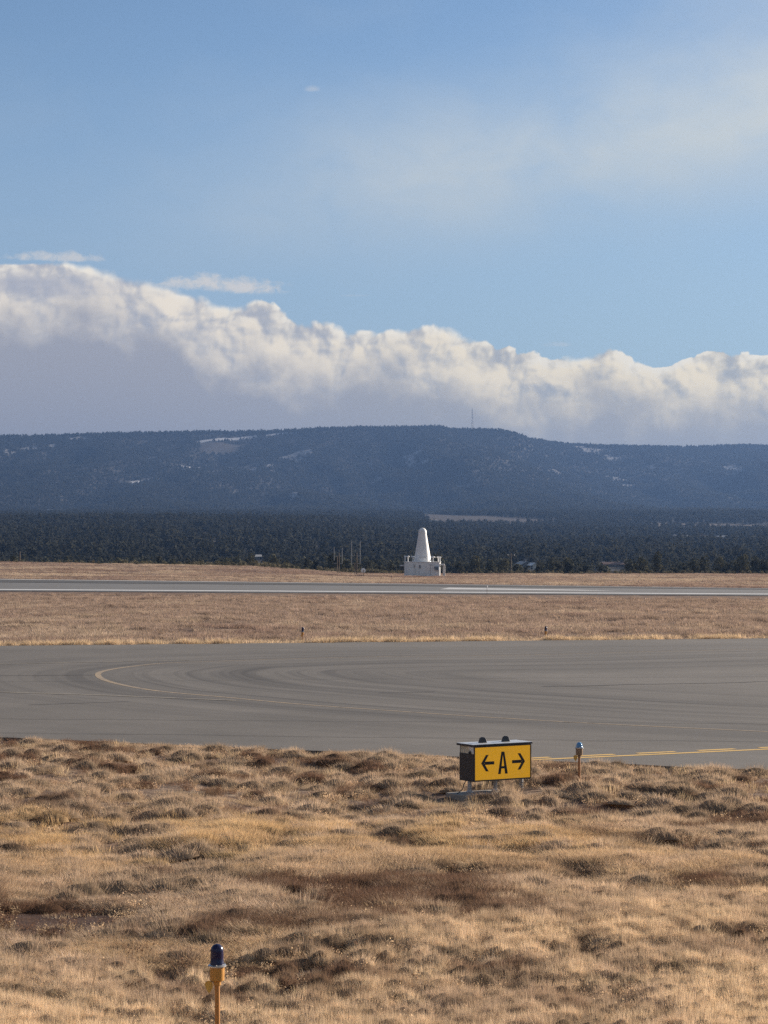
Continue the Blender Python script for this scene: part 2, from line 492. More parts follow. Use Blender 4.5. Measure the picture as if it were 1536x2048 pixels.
M_asphalt = asphalt_material('weathered taxiway asphalt', (0.088, 0.080, 0.070), (0.174, 0.156, 0.136))
M_runway = asphalt_material('runway asphalt', (0.10, 0.097, 0.094), (0.17, 0.165, 0.158), lane=False)
M_sealed = asphalt_material('dark sealed asphalt', (0.045, 0.044, 0.044), (0.08, 0.078, 0.075), lane=False)
M_yellow_line = paint_line_material('worn yellow marking paint', (0.34, 0.255, 0.16), 0.68)
M_bright_line = paint_line_material('fresh yellow marking paint', (0.70, 0.44, 0.12), 0.2)
M_pale_line = paint_line_material('faded pale marking paint', (0.30, 0.26, 0.20), 0.75)
M_white_line = paint_line_material('white runway paint', (0.70, 0.69, 0.66), 0.2)
M_bar = paint_line_material('greyed touchdown paint', (0.52, 0.51, 0.49), 0.3)
M_seal = paint_line_material('black crack sealant', (0.03, 0.03, 0.03), 0.5)

def grid_mesh(name, xs, ys, zfn, material, colfn=None):
    X, Y = np.meshgrid(xs, ys)
    Z = zfn(X, Y)
    nx, ny = len(xs), len(ys)
    co = np.stack([X.ravel(), Y.ravel(), Z.ravel()], 1).astype(np.float32)
    i = (np.arange(ny - 1)[:, None] * nx + np.arange(nx - 1)[None, :]).ravel()
    q = np.stack([i, i + 1, i + nx + 1, i + nx], 1).astype(np.int32)
    me = bpy.data.meshes.new(name)
    me.vertices.add(len(co)); me.vertices.foreach_set('co', co.ravel())
    me.loops.add(q.size); me.loops.foreach_set('vertex_index', q.ravel())
    me.polygons.add(len(q)); me.polygons.foreach_set('loop_start', np.arange(0, q.size, 4, dtype=np.int32))
    me.polygons.foreach_set('use_smooth', np.ones(len(q), bool))
    if colfn is not None:
        at = me.attributes.new('tone', 'FLOAT_COLOR', 'POINT')
        at.data.foreach_set('color', colfn(X.ravel(), Y.ravel()).astype(np.float32).ravel())
    me.materials.append(material); me.update(); me.validate()
    o = bpy.data.objects.new(name, me); COL.objects.link(o)
    return o
def spaced(a, b, s): return list(np.arange(a, b - s * 0.5, s))
def grow(a, b, n): return list(np.sign(b - a) * np.geomspace(1, abs(b - a) + 1, n) + a - np.sign(b - a))

# ------------------------------------------------------------------ the ground
half = spaced(0, 11, 0.14) + spaced(11, 50, 0.8) + spaced(50, 130, 5) + [130, 160, 220, 320, 500, 800, 1300, 2200, 3800, 6000]
gx = np.array(sorted(set([-v for v in half[1:]] + half)))
gy = np.array([-6000, -3000, -1500, -700, -300, -120, -40, -10] + spaced(0, 15, 2.5) + spaced(15, 54, 0.14) + spaced(54, 92, 3) + spaced(92, 250, 0.8) + spaced(250, 320, 3) + spaced(320, 500, 2.5) + [500.0])
ground = prop(grid_mesh('ground', gx, gy, z_ground, M_ground), kind='structure')

# clearings, bare rock and old snow on the wooded slopes: outline seen from the airfield, cast onto the terrain
def cast(poly): return [on_ground(px, py, 520.0, 6600.0)[:2] for px, py in poly]
SOIL = (0.038, 0.034, 0.028)
fields = [
    (cast([(806, 1026), (900, 1030), (1010, 1034), (1140, 1043), (1075, 1049), (960, 1051), (868, 1052)]), (0.070, 0.056, 0.046)),
    (cast([(1275, 1046), (1400, 1047), (1560, 1051), (1560, 1064), (1440, 1059), (1330, 1055)]), (0.105, 0.085, 0.066)),
    (cast([(1150, 1072), (1220, 1071), (1225, 1075), (1150, 1077)]), (0.13, 0.115, 0.10)),
    (cast([(1290, 1076), (1380, 1073), (1536, 1080), (1536, 1089), (1400, 1086)]), (0.08, 0.068, 0.055)),
    (cast([(490, 1033), (555, 1034), (560, 1041), (500, 1043)]), (0.105, 0.09, 0.075)),
    (cast([(400, 886), (440, 884), (485, 892), (470, 906), (405, 907)]), (0.075, 0.064, 0.054)),
]
snow = [cast(q) for q in ([(392, 882), (440, 876), (510, 871), (516, 874), (450, 881), (400, 886)], [(530, 869), (575, 864), (578, 866), (535, 872)],
        [(256, 965), (300, 956), (305, 959), (262, 970)], [(358, 930), (412, 930), (410, 933), (360, 933)])]
rock_px = [(0, 905, 28, 12), (60, 898, 26, 6), (150, 876, 30, 6), (110, 890, 14, 6), (540, 930, 16, 12), (505, 945, 10, 10), (600, 912, 30, 14), (1000, 880, 10, 4),
           (818, 928, 26, 14), (850, 920, 16, 8), (1180, 900, 32, 12), (1115, 945, 14, 10), (1300, 935, 8, 5), (1475, 938, 22, 12), (1500, 920, 12, 5), (300, 960, 24, 6), (760, 960, 14, 6), (590, 985, 12, 6), (930, 975, 14, 6), (1240, 960, 16, 8)]
rocks = []
for (px, py, rx, ry) in rock_px:
    c = on_ground(px, py, 520.0, 6600.0); up = on_ground(px, py - ry, 520.0, 6700.0); dn = on_ground(px, py + ry, 520.0, 6700.0)
    rocks.append((c[0], c[1], rx * c[1] / FPX, max(abs(up[1] - dn[1]) * 0.5, 20)))
def bare_amount(x, y):
    b = np.zeros(np.shape(x))
    for (cx, cy, rx, ry) in rocks:
        d = ((x - cx) / rx) ** 2 + ((y - cy) / ry) ** 2
        b = np.maximum(b, np.exp(-d))
    n = fbm(x / 26, y / 60, 21, 4, 0.6)
    b = np.clip((b + (n - 0.5) * 2.6 - 0.55) * 3.0, 0, 1) * (b > 0.08)
    stray = np.clip((fbm(x / 22, y / 50, 33, 4, 0.6) - 0.72) * 12, 0, 1) * (y > 4300) * 0.35
    return np.maximum(b, stray)
def hill_tone(x, y):
    c = np.ones((len(x), 4)); n = fbm(x / 60, y / 60, 13, 3)
    c[:, 0] = SOIL[0] * (0.7 + 0.6 * n); c[:, 1] = SOIL[1] * (0.7 + 0.6 * n); c[:, 2] = SOIL[2] * (0.7 + 0.6 * n)
    g = (y < 560); c[g, :3] = (0.20, 0.14, 0.09)
    b = bare_amount(x, y)[:, None]
    c[:, :3] = c[:, :3] * (1 - b) + np.array([0.27, 0.26, 0.25]) * b
    for poly, col in fields:
        i = in_poly(x, y, poly); c[i, :3] = np.array(col)
    for poly in snow:
        i = in_poly(x, y, poly); c[i, :3] = (0.45, 0.45, 0.46)
    return c
hx = spaced(0, 1350, 8) + [1350, 1420, 1520, 1700, 2000, 2500, 3300, 4500, 6000]
hx = np.array(sorted(set([-v for v in hx[1:]] + hx)))
hy = np.array([495.0] + spaced(500, 1000, 10) + spaced(1000, 2400, 14) + spaced(2400, 3400, 12) + spaced(3400, 6700, 13) + [6700, 7000, 7500, 8200, 9000])
hills = prop(grid_mesh('hills', hx, hy, lambda x, y: z_ground(x, y) - 1.2 * (y < 499), M_hill, hill_tone), kind='structure')

# ------------------------------------------------------------------ haze: one closed box of thin air round everything
HZ = MB(); HZ.box(-6050, 6050, -6050, 9050, -12, 425)
HAZE_DENSITY = 1.08e-4
m_haze, t = mat('thin winter haze')
pv = t.node('ShaderNodeVolumePrincipled')
pv.inputs['Color'].default_value = (0.118, 0.208, 0.405, 1.0)
pv.inputs['Density'].default_value = HAZE_DENSITY
pv.inputs['Anisotropy'].default_value = 0.35
t.l.new(pv.outputs[0], t.out.inputs['Volume'])
prop(HZ.build('haze', m_haze), kind='stuff')

# ------------------------------------------------------------------ paved surfaces
PAVE_Z = 0.035
def strip(name, xs, f0, f1, n, zfn, thick, material, lanefn=None):
    """a slab whose two long edges are f0(x) and f1(x)"""
    xs = np.asarray(xs, float); v = []; ts = np.linspace(0, 1, n + 1)
    a, b = f0(xs), f1(xs)
    for tt in ts:
        yy = a + (b - a) * tt
        v.append(np.stack([xs, yy, zfn(xs, yy)], 1))
    m_ = len(xs); top = np.concatenate(v); f = []
    for j in range(n):
        for i in range(m_ - 1): f.append((j * m_ + i, j * m_ + i + 1, (j + 1) * m_ + i + 1, (j + 1) * m_ + i))
    low = np.concatenate([v[0], v[-1]]); low[:, 2] -= thick
    k0 = len(top)
    for i in range(m_ - 1):
        f.append((k0 + i, k0 + i + 1, i + 1, i))
        f.append((n * m_ + i, n * m_ + i + 1, k0 + m_ + i + 1, k0 + m_ + i))
    o = mesh_obj(name, np.concatenate([top, low]), f, material)
    if lanefn:
        at = o.data.attributes.new('lane', 'FLOAT_VECTOR', 'POINT')
        allv = np.concatenate([top, low])
        at.data.foreach_set('vector', lanefn(allv[:, 0], allv[:, 1]).astype(np.float32).ravel())
    return o
# taxi centreline that turns back through the connector
turn_px = [(1536, 1298), (1300, 1303), (1040, 1310), (760, 1313), (560, 1318), (440, 1322), (330, 1326), (262, 1333), (216, 1340), (197, 1347), (206, 1358), (248, 1370), (320, 1382), (450, 1394),
           (600, 1408), (768, 1420), (960, 1433), (1200, 1447), (1536, 1463)]
def smooth_path(pts, n=12):
    P = [np.array(q, float) for q in pts]; P = [2 * P[0] - P[1]] + P + [2 * P[-1] - P[-2]]; o = []
    for i in range(1, len(P) - 2):
        for t_ in np.linspace(0, 1, n, endpoint=False):
            a, b, c, d = P[i - 1], P[i], P[i + 1], P[i + 2]
            o.append(0.5 * ((2 * b) + (-a + c) * t_ + (2 * a - 5 * b + 4 * c - d) * t_ ** 2 + (-a + 3 * b - 3 * c + d) * t_ ** 3))
    o.append(P[-2]); return np.array(o)
turn = smooth_path([flat(px, py, PAVE_Z) for px, py in turn_px], 10)
def turn_lane(x, y):
    """signed distance from the turn line, and distance along it"""
    seg = turn[1:] - turn[:-1]; L = np.linalg.norm(seg, axis=1); cum = np.concatenate([[0], np.cumsum(L)])
    best = np.full(len(x), 1e9); side = np.zeros(len(x)); along = np.zeros(len(x))
    for i in range(len(seg)):
        dx_, dy_ = x - turn[i, 0], y - turn[i, 1]
        tt = np.clip((dx_ * seg[i, 0] + dy_ * seg[i, 1]) / (L[i] ** 2), 0, 1)
        ex, ey = dx_ - tt * seg[i, 0], dy_ - tt * seg[i, 1]
        d = np.hypot(ex, ey); u = d < best
        best[u] = d[u]; side[u] = np.sign(seg[i, 0] * ey[u] - seg[i, 1] * ex[u]); along[u] = cum[i] + tt[u] * L[i]
    return np.stack([best * side, along, np.zeros(len(x))], 1)
px_ = np.array([-420, -300, -200, -120, -70] + spaced(-45, 45, 0.6) + [45, 52, 60, 75, 90])
def near_edge(x): return y_near(x) + (fbm(np.asarray(x) * 1.3, np.asarray(x) * 0 + 2, 40, 4) - 0.5) * 0.35
def far_edge(x): return y_far(x) + (fbm(np.asarray(x) * 0.6, np.asarray(x) * 0 + 5, 41, 4) - 0.5) * 1.2
prop(strip('taxiway', px_, near_edge, far_edge, 90, lambda x, y: np.full(np.shape(x), PAVE_Z), 0.2, M_asphalt, turn_lane), kind='structure')
rx_ = np.array([-1500, -800, -400, -200] + spaced(-120, 120, 4) + [120, 200, 400, 800, 1500])
prop(strip('runway', rx_, y_rn, y_rf, 40, z_run, 0.25, M_runway), kind='structure')

# painted markings
def ribbon(name, path, width, material, z=PAVE_Z + 0.004, zfn=None, lift=0.015):
    path = np.asarray(path, float); d = np.gradient(path, axis=0); d /= np.linalg.norm(d, axis=1)[:, None] + 1e-9
    nrm = np.stack([-d[:, 1], d[:, 0]], 1); n = len(path); hw = (np.ones(n) * width / 2)[:, None]; a = path + nrm * hw; b = path - nrm * hw
    zz = lambda q: (np.full(len(q), z) if zfn is None else zfn(q[:, 0], q[:, 1]) + lift)
    v = [(q[0], q[1], h) for q, h in zip(a, zz(a))] + [(q[0], q[1], h) for q, h in zip(b, zz(b))]
    return mesh_obj(name, v, [(i + n, i + 1 + n, i + 1, i) for i in range(n - 1)], material)
def line_px(pts, n=24):
    q = np.array([flat(px, py, PAVE_Z) for px, py in pts])
    s = np.concatenate([[0], np.cumsum(np.linalg.norm(np.diff(q, axis=0), axis=1))]); u = np.linspace(0, s[-1], n)
    return np.stack([np.interp(u, s, q[:, 0]), np.interp(u, s, q[:, 1])], 1)
prop(ribbon('turn_marking', turn, 0.13 + 0.07 * np.exp(-((np.arange(len(turn)) - 0.53 * len(turn)) / (0.20 * len(turn))) ** 2), M_yellow_line), kind='structure')
prop(ribbon('centreline_marking', line_px([(-300, 1337), (0, 1328), (200, 1324), (380, 1320.5)]), 0.22, M_pale_line, PAVE_Z + 0.008), kind='structure')
prop(ribbon('lead_marking', line_px([(-400, 1374), (0, 1384), (200, 1390), (475, 1401)]), 0.20, M_pale_line, PAVE_Z + 0.008), kind='structure')
solid = [(990, 1524), (1063, 1519), (1300, 1508.5), (1536, 1497.5), (1800, 1486)]
prop(ribbon('boundary_marking', line_px(solid), 0.17, M_bright_line), kind='structure')
sx = [q[0] for q in solid]; sy = [q[1] for q in solid]
off = 0.34
for x0, x1 in ((1040, 1118), (1168, 1246), (1292, 1368), (1414, 1488), (1536, 1612)):
    q = line_px([(x0, np.interp(x0, sx, sy)), (x1, np.interp(x1, sx, sy))], 6)
    d = q[-1] - q[0]; d /= np.linalg.norm(d)
    prop(ribbon('boundary_dash', q + np.array([-d[1], d[0]]) * off, 0.17, M_bright_line), kind='structure')
def crack(name, pts, wid, seed):
    q = line_px(pts, 70); q[:, 1] += (fbm(q[:, 0] * 0.7, q[:, 1] * 0.1, seed, 3) - 0.5) * 0.5
    prop(ribbon(name, q, wid, M_seal, PAVE_Z + 0.012), kind='structure')
crack('pavement_crack', [(1085, 1373), (1536, 1363.5), (1800, 1358)], 0.10, 51)
crack('pavement_crack', [(760, 1386), (870, 1383)], 0.07, 52)
crack('pavement_crack', [(60, 1410), (150, 1407), (262, 1403)], 0.06, 53)
crack('pavement_crack', [(0, 1351), (190, 1350)], 0.10, 54)
for i, (y0_, y1_) in enumerate(((1302, 1290), (1333, 1322), (1365, 1352), (1436, 1448), (1462, 1486))):
    crack('paving_joint', [(-200, y0_), (700, (y0_ + y1_) / 2), (1700, y1_)], 0.035, 60 + i)
xs_ = np.linspace(-140, 140, 120)
prop(ribbon('runway_edge_line', np.stack([xs_, y_rn(xs_) + 2.0], 1), 1.1, M_white_line, zfn=z_run), kind='structure')
prop(ribbon('runway_far_line', np.stack([xs_, y_rf(xs_) - 2.2], 1), 1.8, M_white_line, zfn=z_run, lift=0.02), kind='structure')
prop(ribbon('runway_sealed_band', np.stack([xs_, y_rf(xs_) - 12.5], 1), 17.0, M_sealed, zfn=z_run, lift=0.03), kind='structure')
def on_runway(px, py): return on_ground(px, py, 190.0, 330.0, lambda x, y: z_run(x, y))
bar = [on_runway(px, py) for px, py in ((880, 1178.5), (1235, 1181.8), (1150, 1179.4), (898, 1175.2))]
prop(mesh_obj('touchdown_marking', [(x, y, z + 0.006) for x, y, z in bar], [(0, 1, 2, 3)], M_bar), kind='structure')

# ------------------------------------------------------------------ airfield objects
M_tag = painted('faded yellow tag', (0.62, 0.36, 0.07), 0.6, wear=0.1)
M_lamp_yellow = painted('amber yellow enamel', (0.50, 0.235, 0.045), 0.45, wear=0.12, scale=20)
M_stem = painted('weathered orange yellow pipe', (0.44, 0.19, 0.045), 0.5, wear=0.25, scale=14)
M_metal = painted('cast aluminium', (0.55, 0.54, 0.52), 0.35, metal=0.8, wear=0.2, scale=20)
M_black = painted('black painted sheet metal', (0.022, 0.023, 0.028), 0.42, wear=0.10, scale=6, dirt=(0.06, 0.05, 0.045))
M_frame = painted('dark weathered frame', (0.055, 0.05, 0.042), 0.5, wear=0.25, scale=12)
M_lid = painted('pale grey sheet metal lid', (0.55, 0.56, 0.57), 0.4, metal=0.3, wear=0.2, scale=9)
M_white = painted('off white paint', (0.80, 0.79, 0.76), 0.55, wear=0.22, scale=1.3, dirt=(0.33, 0.29, 0.25))
M_cream = painted('aged cream plastic', (0.56, 0.52, 0.40), 0.5, wear=0.2, scale=14)
M_concrete = painted('weathered concrete', (0.33, 0.30, 0.26), 0.9, wear=0.35, scale=4, bump=1)
M_legend = painted('black legend film', (0.018, 0.017, 0.016), 0.6, wear=0.05)
M_wood = painted('grey timber pole', (0.16, 0.125, 0.095), 0.9, wear=0.3, scale=3)
M_steel = painted('galvanised steel', (0.42, 0.43, 0.44), 0.45, metal=0.6, wear=0.2, scale=3)
M_dullsteel = painted('dull grey antenna tube', (0.34, 0.35, 0.35), 0.6, wear=0.2)
M_blueunit = painted('pale blue grey casing', (0.30, 0.40, 0.50), 0.5, wear=0.15, scale=5)
M_dark = painted('dark louvre', (0.05, 0.05, 0.055), 0.6, wear=0.1)
M_rust = painted('rust red paint', (0.22, 0.075, 0.045), 0.6, wear=0.2)
M_tin = painted('pale tin roof', (0.45, 0.435, 0.41), 0.7, metal=0.0, wear=0.2, scale=0.6)
M_brownroof = painted('red brown roof', (0.17, 0.10, 0.075), 0.8, wear=0.2, scale=0.5)
M_wallw = painted('pale house wall', (0.62, 0.58, 0.50), 0.8, wear=0.15, scale=0.5)
M_wallg = painted('grey brown house wall', (0.17, 0.16, 0.15), 0.85, wear=0.2, scale=0.5)
M_pane = painted('dark window glass', (0.02, 0.025, 0.03), 0.08, spec=0.6, wear=0.0)
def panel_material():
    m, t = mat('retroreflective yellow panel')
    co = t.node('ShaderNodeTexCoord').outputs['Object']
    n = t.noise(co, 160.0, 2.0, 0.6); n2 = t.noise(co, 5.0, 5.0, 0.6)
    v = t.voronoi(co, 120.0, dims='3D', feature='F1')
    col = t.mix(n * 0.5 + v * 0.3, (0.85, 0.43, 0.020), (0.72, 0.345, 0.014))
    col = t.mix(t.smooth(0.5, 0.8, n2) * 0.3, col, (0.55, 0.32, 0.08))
    principled(t, col, 0.45, spec=0.35, normal=t.bump(n, 0.15, 0.002), Emission_Color=col, Emission_Strength=0.16)   # weak glow added to brighten the shaded yellow face, not a sign lamp
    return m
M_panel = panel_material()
def dome_material(name, deep, edge, rough=0.22, spec=0.4):
    m, t = mat(name)
    lw = t.node('ShaderNodeLayerWeight'); lw.inputs[0].default_value = 0.35
    col = t.mix(E(t, lw.outputs['Facing']), deep, edge)
    principled(t, col, rough, spec=spec)
    return m
M_dome = dome_material('cobalt blue glass', (0.010, 0.010, 0.048), (0.022, 0.024, 0.06))
M_dome_light = dome_material('blue glass with painted sky reflection', (0.05, 0.20, 0.42), (0.30, 0.50, 0.68), 0.1, 0.7)  # sky reflection put into the colour: light blue, paler towards the rim

def edge_light(label, x, y, z0, height, dome_h=0.165, dome=None, tag=True, group=None, body=None, stem=None, lean=(0, 0)):
    """stake-mounted taxiway light: stem, coupling, lamp body, flange, glass dome, hanging tag"""
    root = empty('taxiway_light', (x, y, z0))
    root.rotation_euler = (R(lean[0]), R(lean[1]), 0)
    prop(root, label, 'airfield light', group)
    hd = height - dome_h; hb = hd - 0.135
    MB().lathe([(0.030, -0.05), (0.030, 0.01), (0.0205, 0.014), (0.0205, hb - 0.03)], 16).build('stem', stem or M_stem, root, True)
    MB().lathe([(0.0205, hb - 0.04), (0.030, hb - 0.034), (0.030, hb - 0.008), (0.045, hb)], 18).build('coupling', body or M_lamp_yellow, root, True)
    MB().lathe([(0.045, hb), (0.0575, hb + 0.006), (0.0600, hb + 0.05), (0.0600, hb + 0.113)], 24).build('lamp_body', body or M_lamp_yellow, root, True)
    fl = MB().lathe([(0.060, hb + 0.113), (0.0755, hb + 0.116), (0.0755, hb + 0.127), (0.064, hb + 0.134), (0.058, hb + 0.135)], 28).build('flange', M_metal, root, True)
    for a in (0.5, 2.6, 4.7):
        MB().lathe([(0.006, hb + 0.126), (0.006, hb + 0.137), (0.003, hb + 0.139)], 8, 0.068 * math.cos(a), 0.068 * math.sin(a)).build('bolt', M_metal, fl)
    r = 0.0565
    prof = [(r, hd), (r, hd + 0.012), (r * 0.965, hd + 0.016)]
    cyl = max(dome_h - 0.062, 0.018)
    prof += [(r * 0.955, hd + cyl * 0.6), (r * 0.94, hd + cyl)]
    for i in range(1, 9):
        a = i / 8 * math.pi / 2
        prof.append((r * 0.94 * math.cos(a) + 0.001, hd + cyl + (dome_h - cyl) * math.sin(a)))
    dm = MB().lathe(prof, 28).build('glass_dome', dome or M_dome, root, True)
    if tag:
        cx, cz = -0.066, hb - 0.045
        leaf = [(0.0, -0.055), (0.014, -0.040), (0.030, -0.008), (0.032, 0.018), (0.024, 0.038), (0.006, 0.048), (-0.016, 0.046), (-0.030, 0.030), (-0.032, 0.008), (-0.022, -0.022)]
        tg = MB().prism_y([(cx + a, cz + b) for a, b in leaf], -0.012, -0.009).build('tag', M_tag, root)
        MB().tube([(cx + 0.018, -0.0105, cz + 0.036), (cx + 0.028, -0.0105, cz + 0.048), (-0.030, -0.008, hb - 0.006)], 0.003, 6).build('tag_ring', M_dark, tg)
    return root
a_, b_ = ray(436.5, 1885); Yn = 18.6
edge_light('yellow taxiway light with dark cobalt dome, nearest the camera in the foreground grass', a_ * Yn, Yn, float(z_ground(a_ * Yn, Yn)) - 0.02, CAM_H + b_ * Yn - float(z_ground(a_ * Yn, Yn)) + 0.02, lean=(0, -0.4))
a_, b_ = ray(1157.5, 1483.5); Yn = 38.4; zg_ = float(z_ground(a_ * Yn, Yn)) - 0.02
edge_light('yellow taxiway light with bright blue low dome, standing right of the direction sign', a_ * Yn, Yn, zg_, CAM_H + b_ * Yn - zg_, dome_h=0.085, dome=M_dome_light, body=painted('weathered bronze lamp body', (0.26, 0.17, 0.10), 0.4, wear=0.25), stem=painted('sunburnt orange pipe', (0.40, 0.17, 0.06), 0.5, wear=0.25), lean=(0, 0.3))
for px, py, lab in ((605.5, 1254, 'small dark topped taxiway light in grass beyond the taxiway, left of the white tower'), (1091.5, 1252, 'small dark topped taxiway light in grass beyond the taxiway, right of the white tower')):
    a_, b_ = ray(px, py); Yn = float(y_far(a_ * 100)) + 2.4; zg_ = float(z_ground(a_ * Yn, Yn)) - 0.02
    edge_light(lab, a_ * Yn, Yn, zg_, CAM_H + b_ * Yn - zg_, dome_h=0.21, tag=(px < 800))
a_, b_ = ray(974, 1170.5); Yn = float(y_rn(a_ * 225)) - 2.5; zg_ = float(z_ground(a_ * Yn, Yn)) - 0.02
edge_light('slim pale post light standing at the near edge of the far runway', a_ * Yn, Yn, zg_, CAM_H + b_ * Yn - zg_, dome_h=0.14, dome=M_white, body=M_white, stem=M_wood, tag=False)
a_, b_ = ray(783, 1150.5); Yn = 318.0; zg_ = float(z_ground(a_ * Yn, Yn)) - 0.02
edge_light('thin rust red post light beyond the runway, left of the white tower', a_ * Yn, Yn, zg_, CAM_H + b_ * Yn - zg_, dome_h=0.16, dome=M_rust, body=M_rust, stem=M_rust, tag=False)

# direction sign
def direction_sign(x, y, z0, rz):
    root = prop(empty('direction_sign', (x, y, z0), rz), 'black framed yellow taxiway sign reading A between a left and a right arrow', 'airfield sign')
    L, D = 1.14, 0.43; h = L / 2; zb, zt = 0.205, 0.785; yf, yb = -D / 2, D / 2
    # housing: bottom tray, back and right end; the left end is closed by its own panel
    MB().box(-h, h, yf + 0.02, yb, zb, zb + 0.03).box(-h, h, yb - 0.02, yb, zb + 0.03, zt).box(h - 0.012, h, yf + 0.02, yb - 0.02, zb + 0.03, zt).build('housing', M_black, root, bevel=0.004)
    MB().box(-h - 0.006, -h + 0.010, yf + 0.012, yb + 0.004, zb - 0.004, zb + 0.455).build('end_panel', M_black, root, bevel=0.004)
    MB().box(-h + 0.001, -h + 0.009, yf + 0.02, yb - 0.02, zb + 0.455, zt).build('upper_end_panel', M_cream, root)
    # gusset and knob in the gap above the end panel
    g = MB(); g.add([(-h - 0.004, yf + 0.015, zt - 0.005), (-h - 0.004, yf + 0.20, zt - 0.005), (-h - 0.004, yf + 0.015, zt - 0.125), (-h - 0.0005, yf + 0.015, zt - 0.005), (-h - 0.0005, yf + 0.20, zt - 0.005), (-h - 0.0005, yf + 0.015, zt - 0.125)],
                   [(0, 1, 2), (5, 4, 3), (0, 3, 4, 1), (1, 4, 5, 2), (2, 5, 3, 0)])
    g.build('gusset', M_white, root)
    k_ = MB().lathe([(0.010, 0), (0.022, 0.004), (0.022, 0.02), (0.012, 0.028)], 14).build('latch_knob', M_black, root, True)
    k_.rotation_euler = (0, R(-90), 0); k_.location = (-h - 0.006, yf + 0.11, zb + 0.475)
    for yy, zz in ((yf + 0.05, zb + 0.05), (yb - 0.05, zb + 0.05)):
        s_ = MB().lathe([(0.008, 0), (0.008, 0.005), (0.004, 0.007)], 8).build('screw', M_metal, root); s_.rotation_euler = (0, R(-90), 0); s_.location = (-h - 0.006, yy, zz)
    # face: four rails, yellow panel, legend
    fr = 0.018
    MB().box(-h, h, yf - 0.010, yf + 0.02, zb, zb + fr * 1.25).build('bottom_rail', M_frame, root, bevel=0.003)
    MB().box(-h, h, yf - 0.010, yf + 0.02, zt - 0.02, zt).build('top_rail', M_frame, root, bevel=0.003)
    MB().box(-h, -h + 0.012, yf - 0.009, yf + 0.02, zb + fr * 1.25, zt - 0.02).build('side_rail', M_frame, root)
    MB().box(h - fr, h, yf - 0.009, yf + 0.02, zb + fr * 1.25, zt - 0.02).build('side_rail', M_frame, root)
    MB().box(h, h + 0.010, yf - 0.002, yf + 0.03, zt - 0.16, zt - 0.015).build('sunlit_edge_strip', M_lid, root)  # pale strip standing in for the sunlit upper part of the right edge
    x0, x1, z0_, z1_ = -h + 0.012, h - fr, zb + fr * 1.25, zt - 0.02
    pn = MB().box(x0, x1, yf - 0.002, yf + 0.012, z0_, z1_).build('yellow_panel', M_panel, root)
    Wp, Hp = x1 - x0, z1_ - z0_
    P = lambda u, v: (x0 + Wp * u, z1_ - Hp * v)
    yl0, yl1 = yf - 0.0045, yf - 0.0015
    def stroke(mb, u0, v0, u1, v1, wd, cut=None):
        a, b = Vector(P(u0, v0)), Vector(P(u1, v1)); d = (b - a).normalized(); nn = Vector((-d.y, d.x)) * wd / 2
        mb.prism_y([tuple(a + nn), tuple(a - nn), tuple(b - nn), tuple(b + nn)], yl0, yl1)
    def arrow(tip, tail, sgn):
        tx = P(tip, 0.49)[0]; ta = P(tail, 0.49)[0]; zc = P(0, 0.49)[1]; wd = 0.052; hh = 0.136; back = 0.094
        # chevron head with flat cut ends joined to the shaft
        s = sgn
        o = [(tx, zc), (tx - s * back, zc + hh), (tx - s * (back + wd * 1.05), zc + hh), (tx - s * wd * 1.75, zc + wd / 2), (ta, zc + wd / 2), (ta, zc - wd / 2),
             (tx - s * wd * 1.75, zc - wd / 2), (tx - s * (back + wd * 1.05), zc - hh), (tx - s * back, zc - hh)]
        if s > 0: o = o[::-1]
        # split into convex pieces so that the faces are clean
        mb = MB()
        pcs = [[o_ for o_ in ((tx, zc), (tx - s * back, zc + hh), (tx - s * (back + wd * 1.05), zc + hh), (tx - s * wd * 1.12, zc))],
               [(tx, zc), (tx - s * wd * 1.12, zc), (tx - s * (back + wd * 1.05), zc - hh), (tx - s * back, zc - hh)],
               [(tx - s * wd * 1.3, zc + wd / 2), (ta, zc + wd / 2), (ta, zc - wd / 2), (tx - s * wd * 1.3, zc - wd / 2)]]
        for i, q in enumerate(pcs):
            mb.prism_y(q if s < 0 else q[::-1], yl0 - 0.0003 * i, yl1)
        return mb
    arrow(0.112, 0.345, -1).build('left_arrow', M_legend, pn)
    arrow(0.905, 0.670, 1).build('right_arrow', M_legend, pn)
    A = MB()
    xa, xb, xc = P(0.415, 0)[0], P(0.590, 0)[0], P(0.5025, 0)[0]; zt_, zb_ = P(0, 0.16)[1], P(0, 0.845)[1]; wd = 0.054
    A.prism_y([(xa, zb_), (xa + wd, zb_), (xc + wd * 0.12, zt_), (xc - wd * 0.56, zt_)][::1], yl0, yl1)
    A.prism_y([(xb - wd, zb_), (xb, zb_), (xc + wd * 0.56, zt_), (xc - wd * 0.12, zt_)], yl0 - 0.0004, yl1)
    zc0, zc1 = zb_ + (zt_ - zb_) * 0.24, zb_ + (zt_ - zb_) * 0.345
    xm = lambda z: (z - zb_) / (zt_ - zb_)
    A.prism_y([(xa + wd * 0.7 + (xc - xa) * xm(zc0), zc0), (xb - wd * 0.7 + (xc - xb) * xm(zc0), zc0), (xb - wd * 0.7 + (xc - xb) * xm(zc1), zc1), (xa + wd * 0.7 + (xc - xa) * xm(zc1), zc1)], yl0 - 0.0008, yl1)
    A.build('letter', M_legend, pn)
    # lid with its two hasps
    ld = MB().box(-h - 0.045, h + 0.016, yf - 0.022, yb + 0.03, zt + 0.026, zt + 0.036).build('lid', M_lid, root, bevel=0.003)
    MB().box(-h - 0.045, h + 0.016, yf - 0.025, yf - 0.012, zt + 0.002, zt + 0.028).box(-h - 0.048, -h - 0.036, yf - 0.012, yb + 0.03, zt - 0.002, zt + 0.030).build('lid_edge', M_black, ld, bevel=0.002)
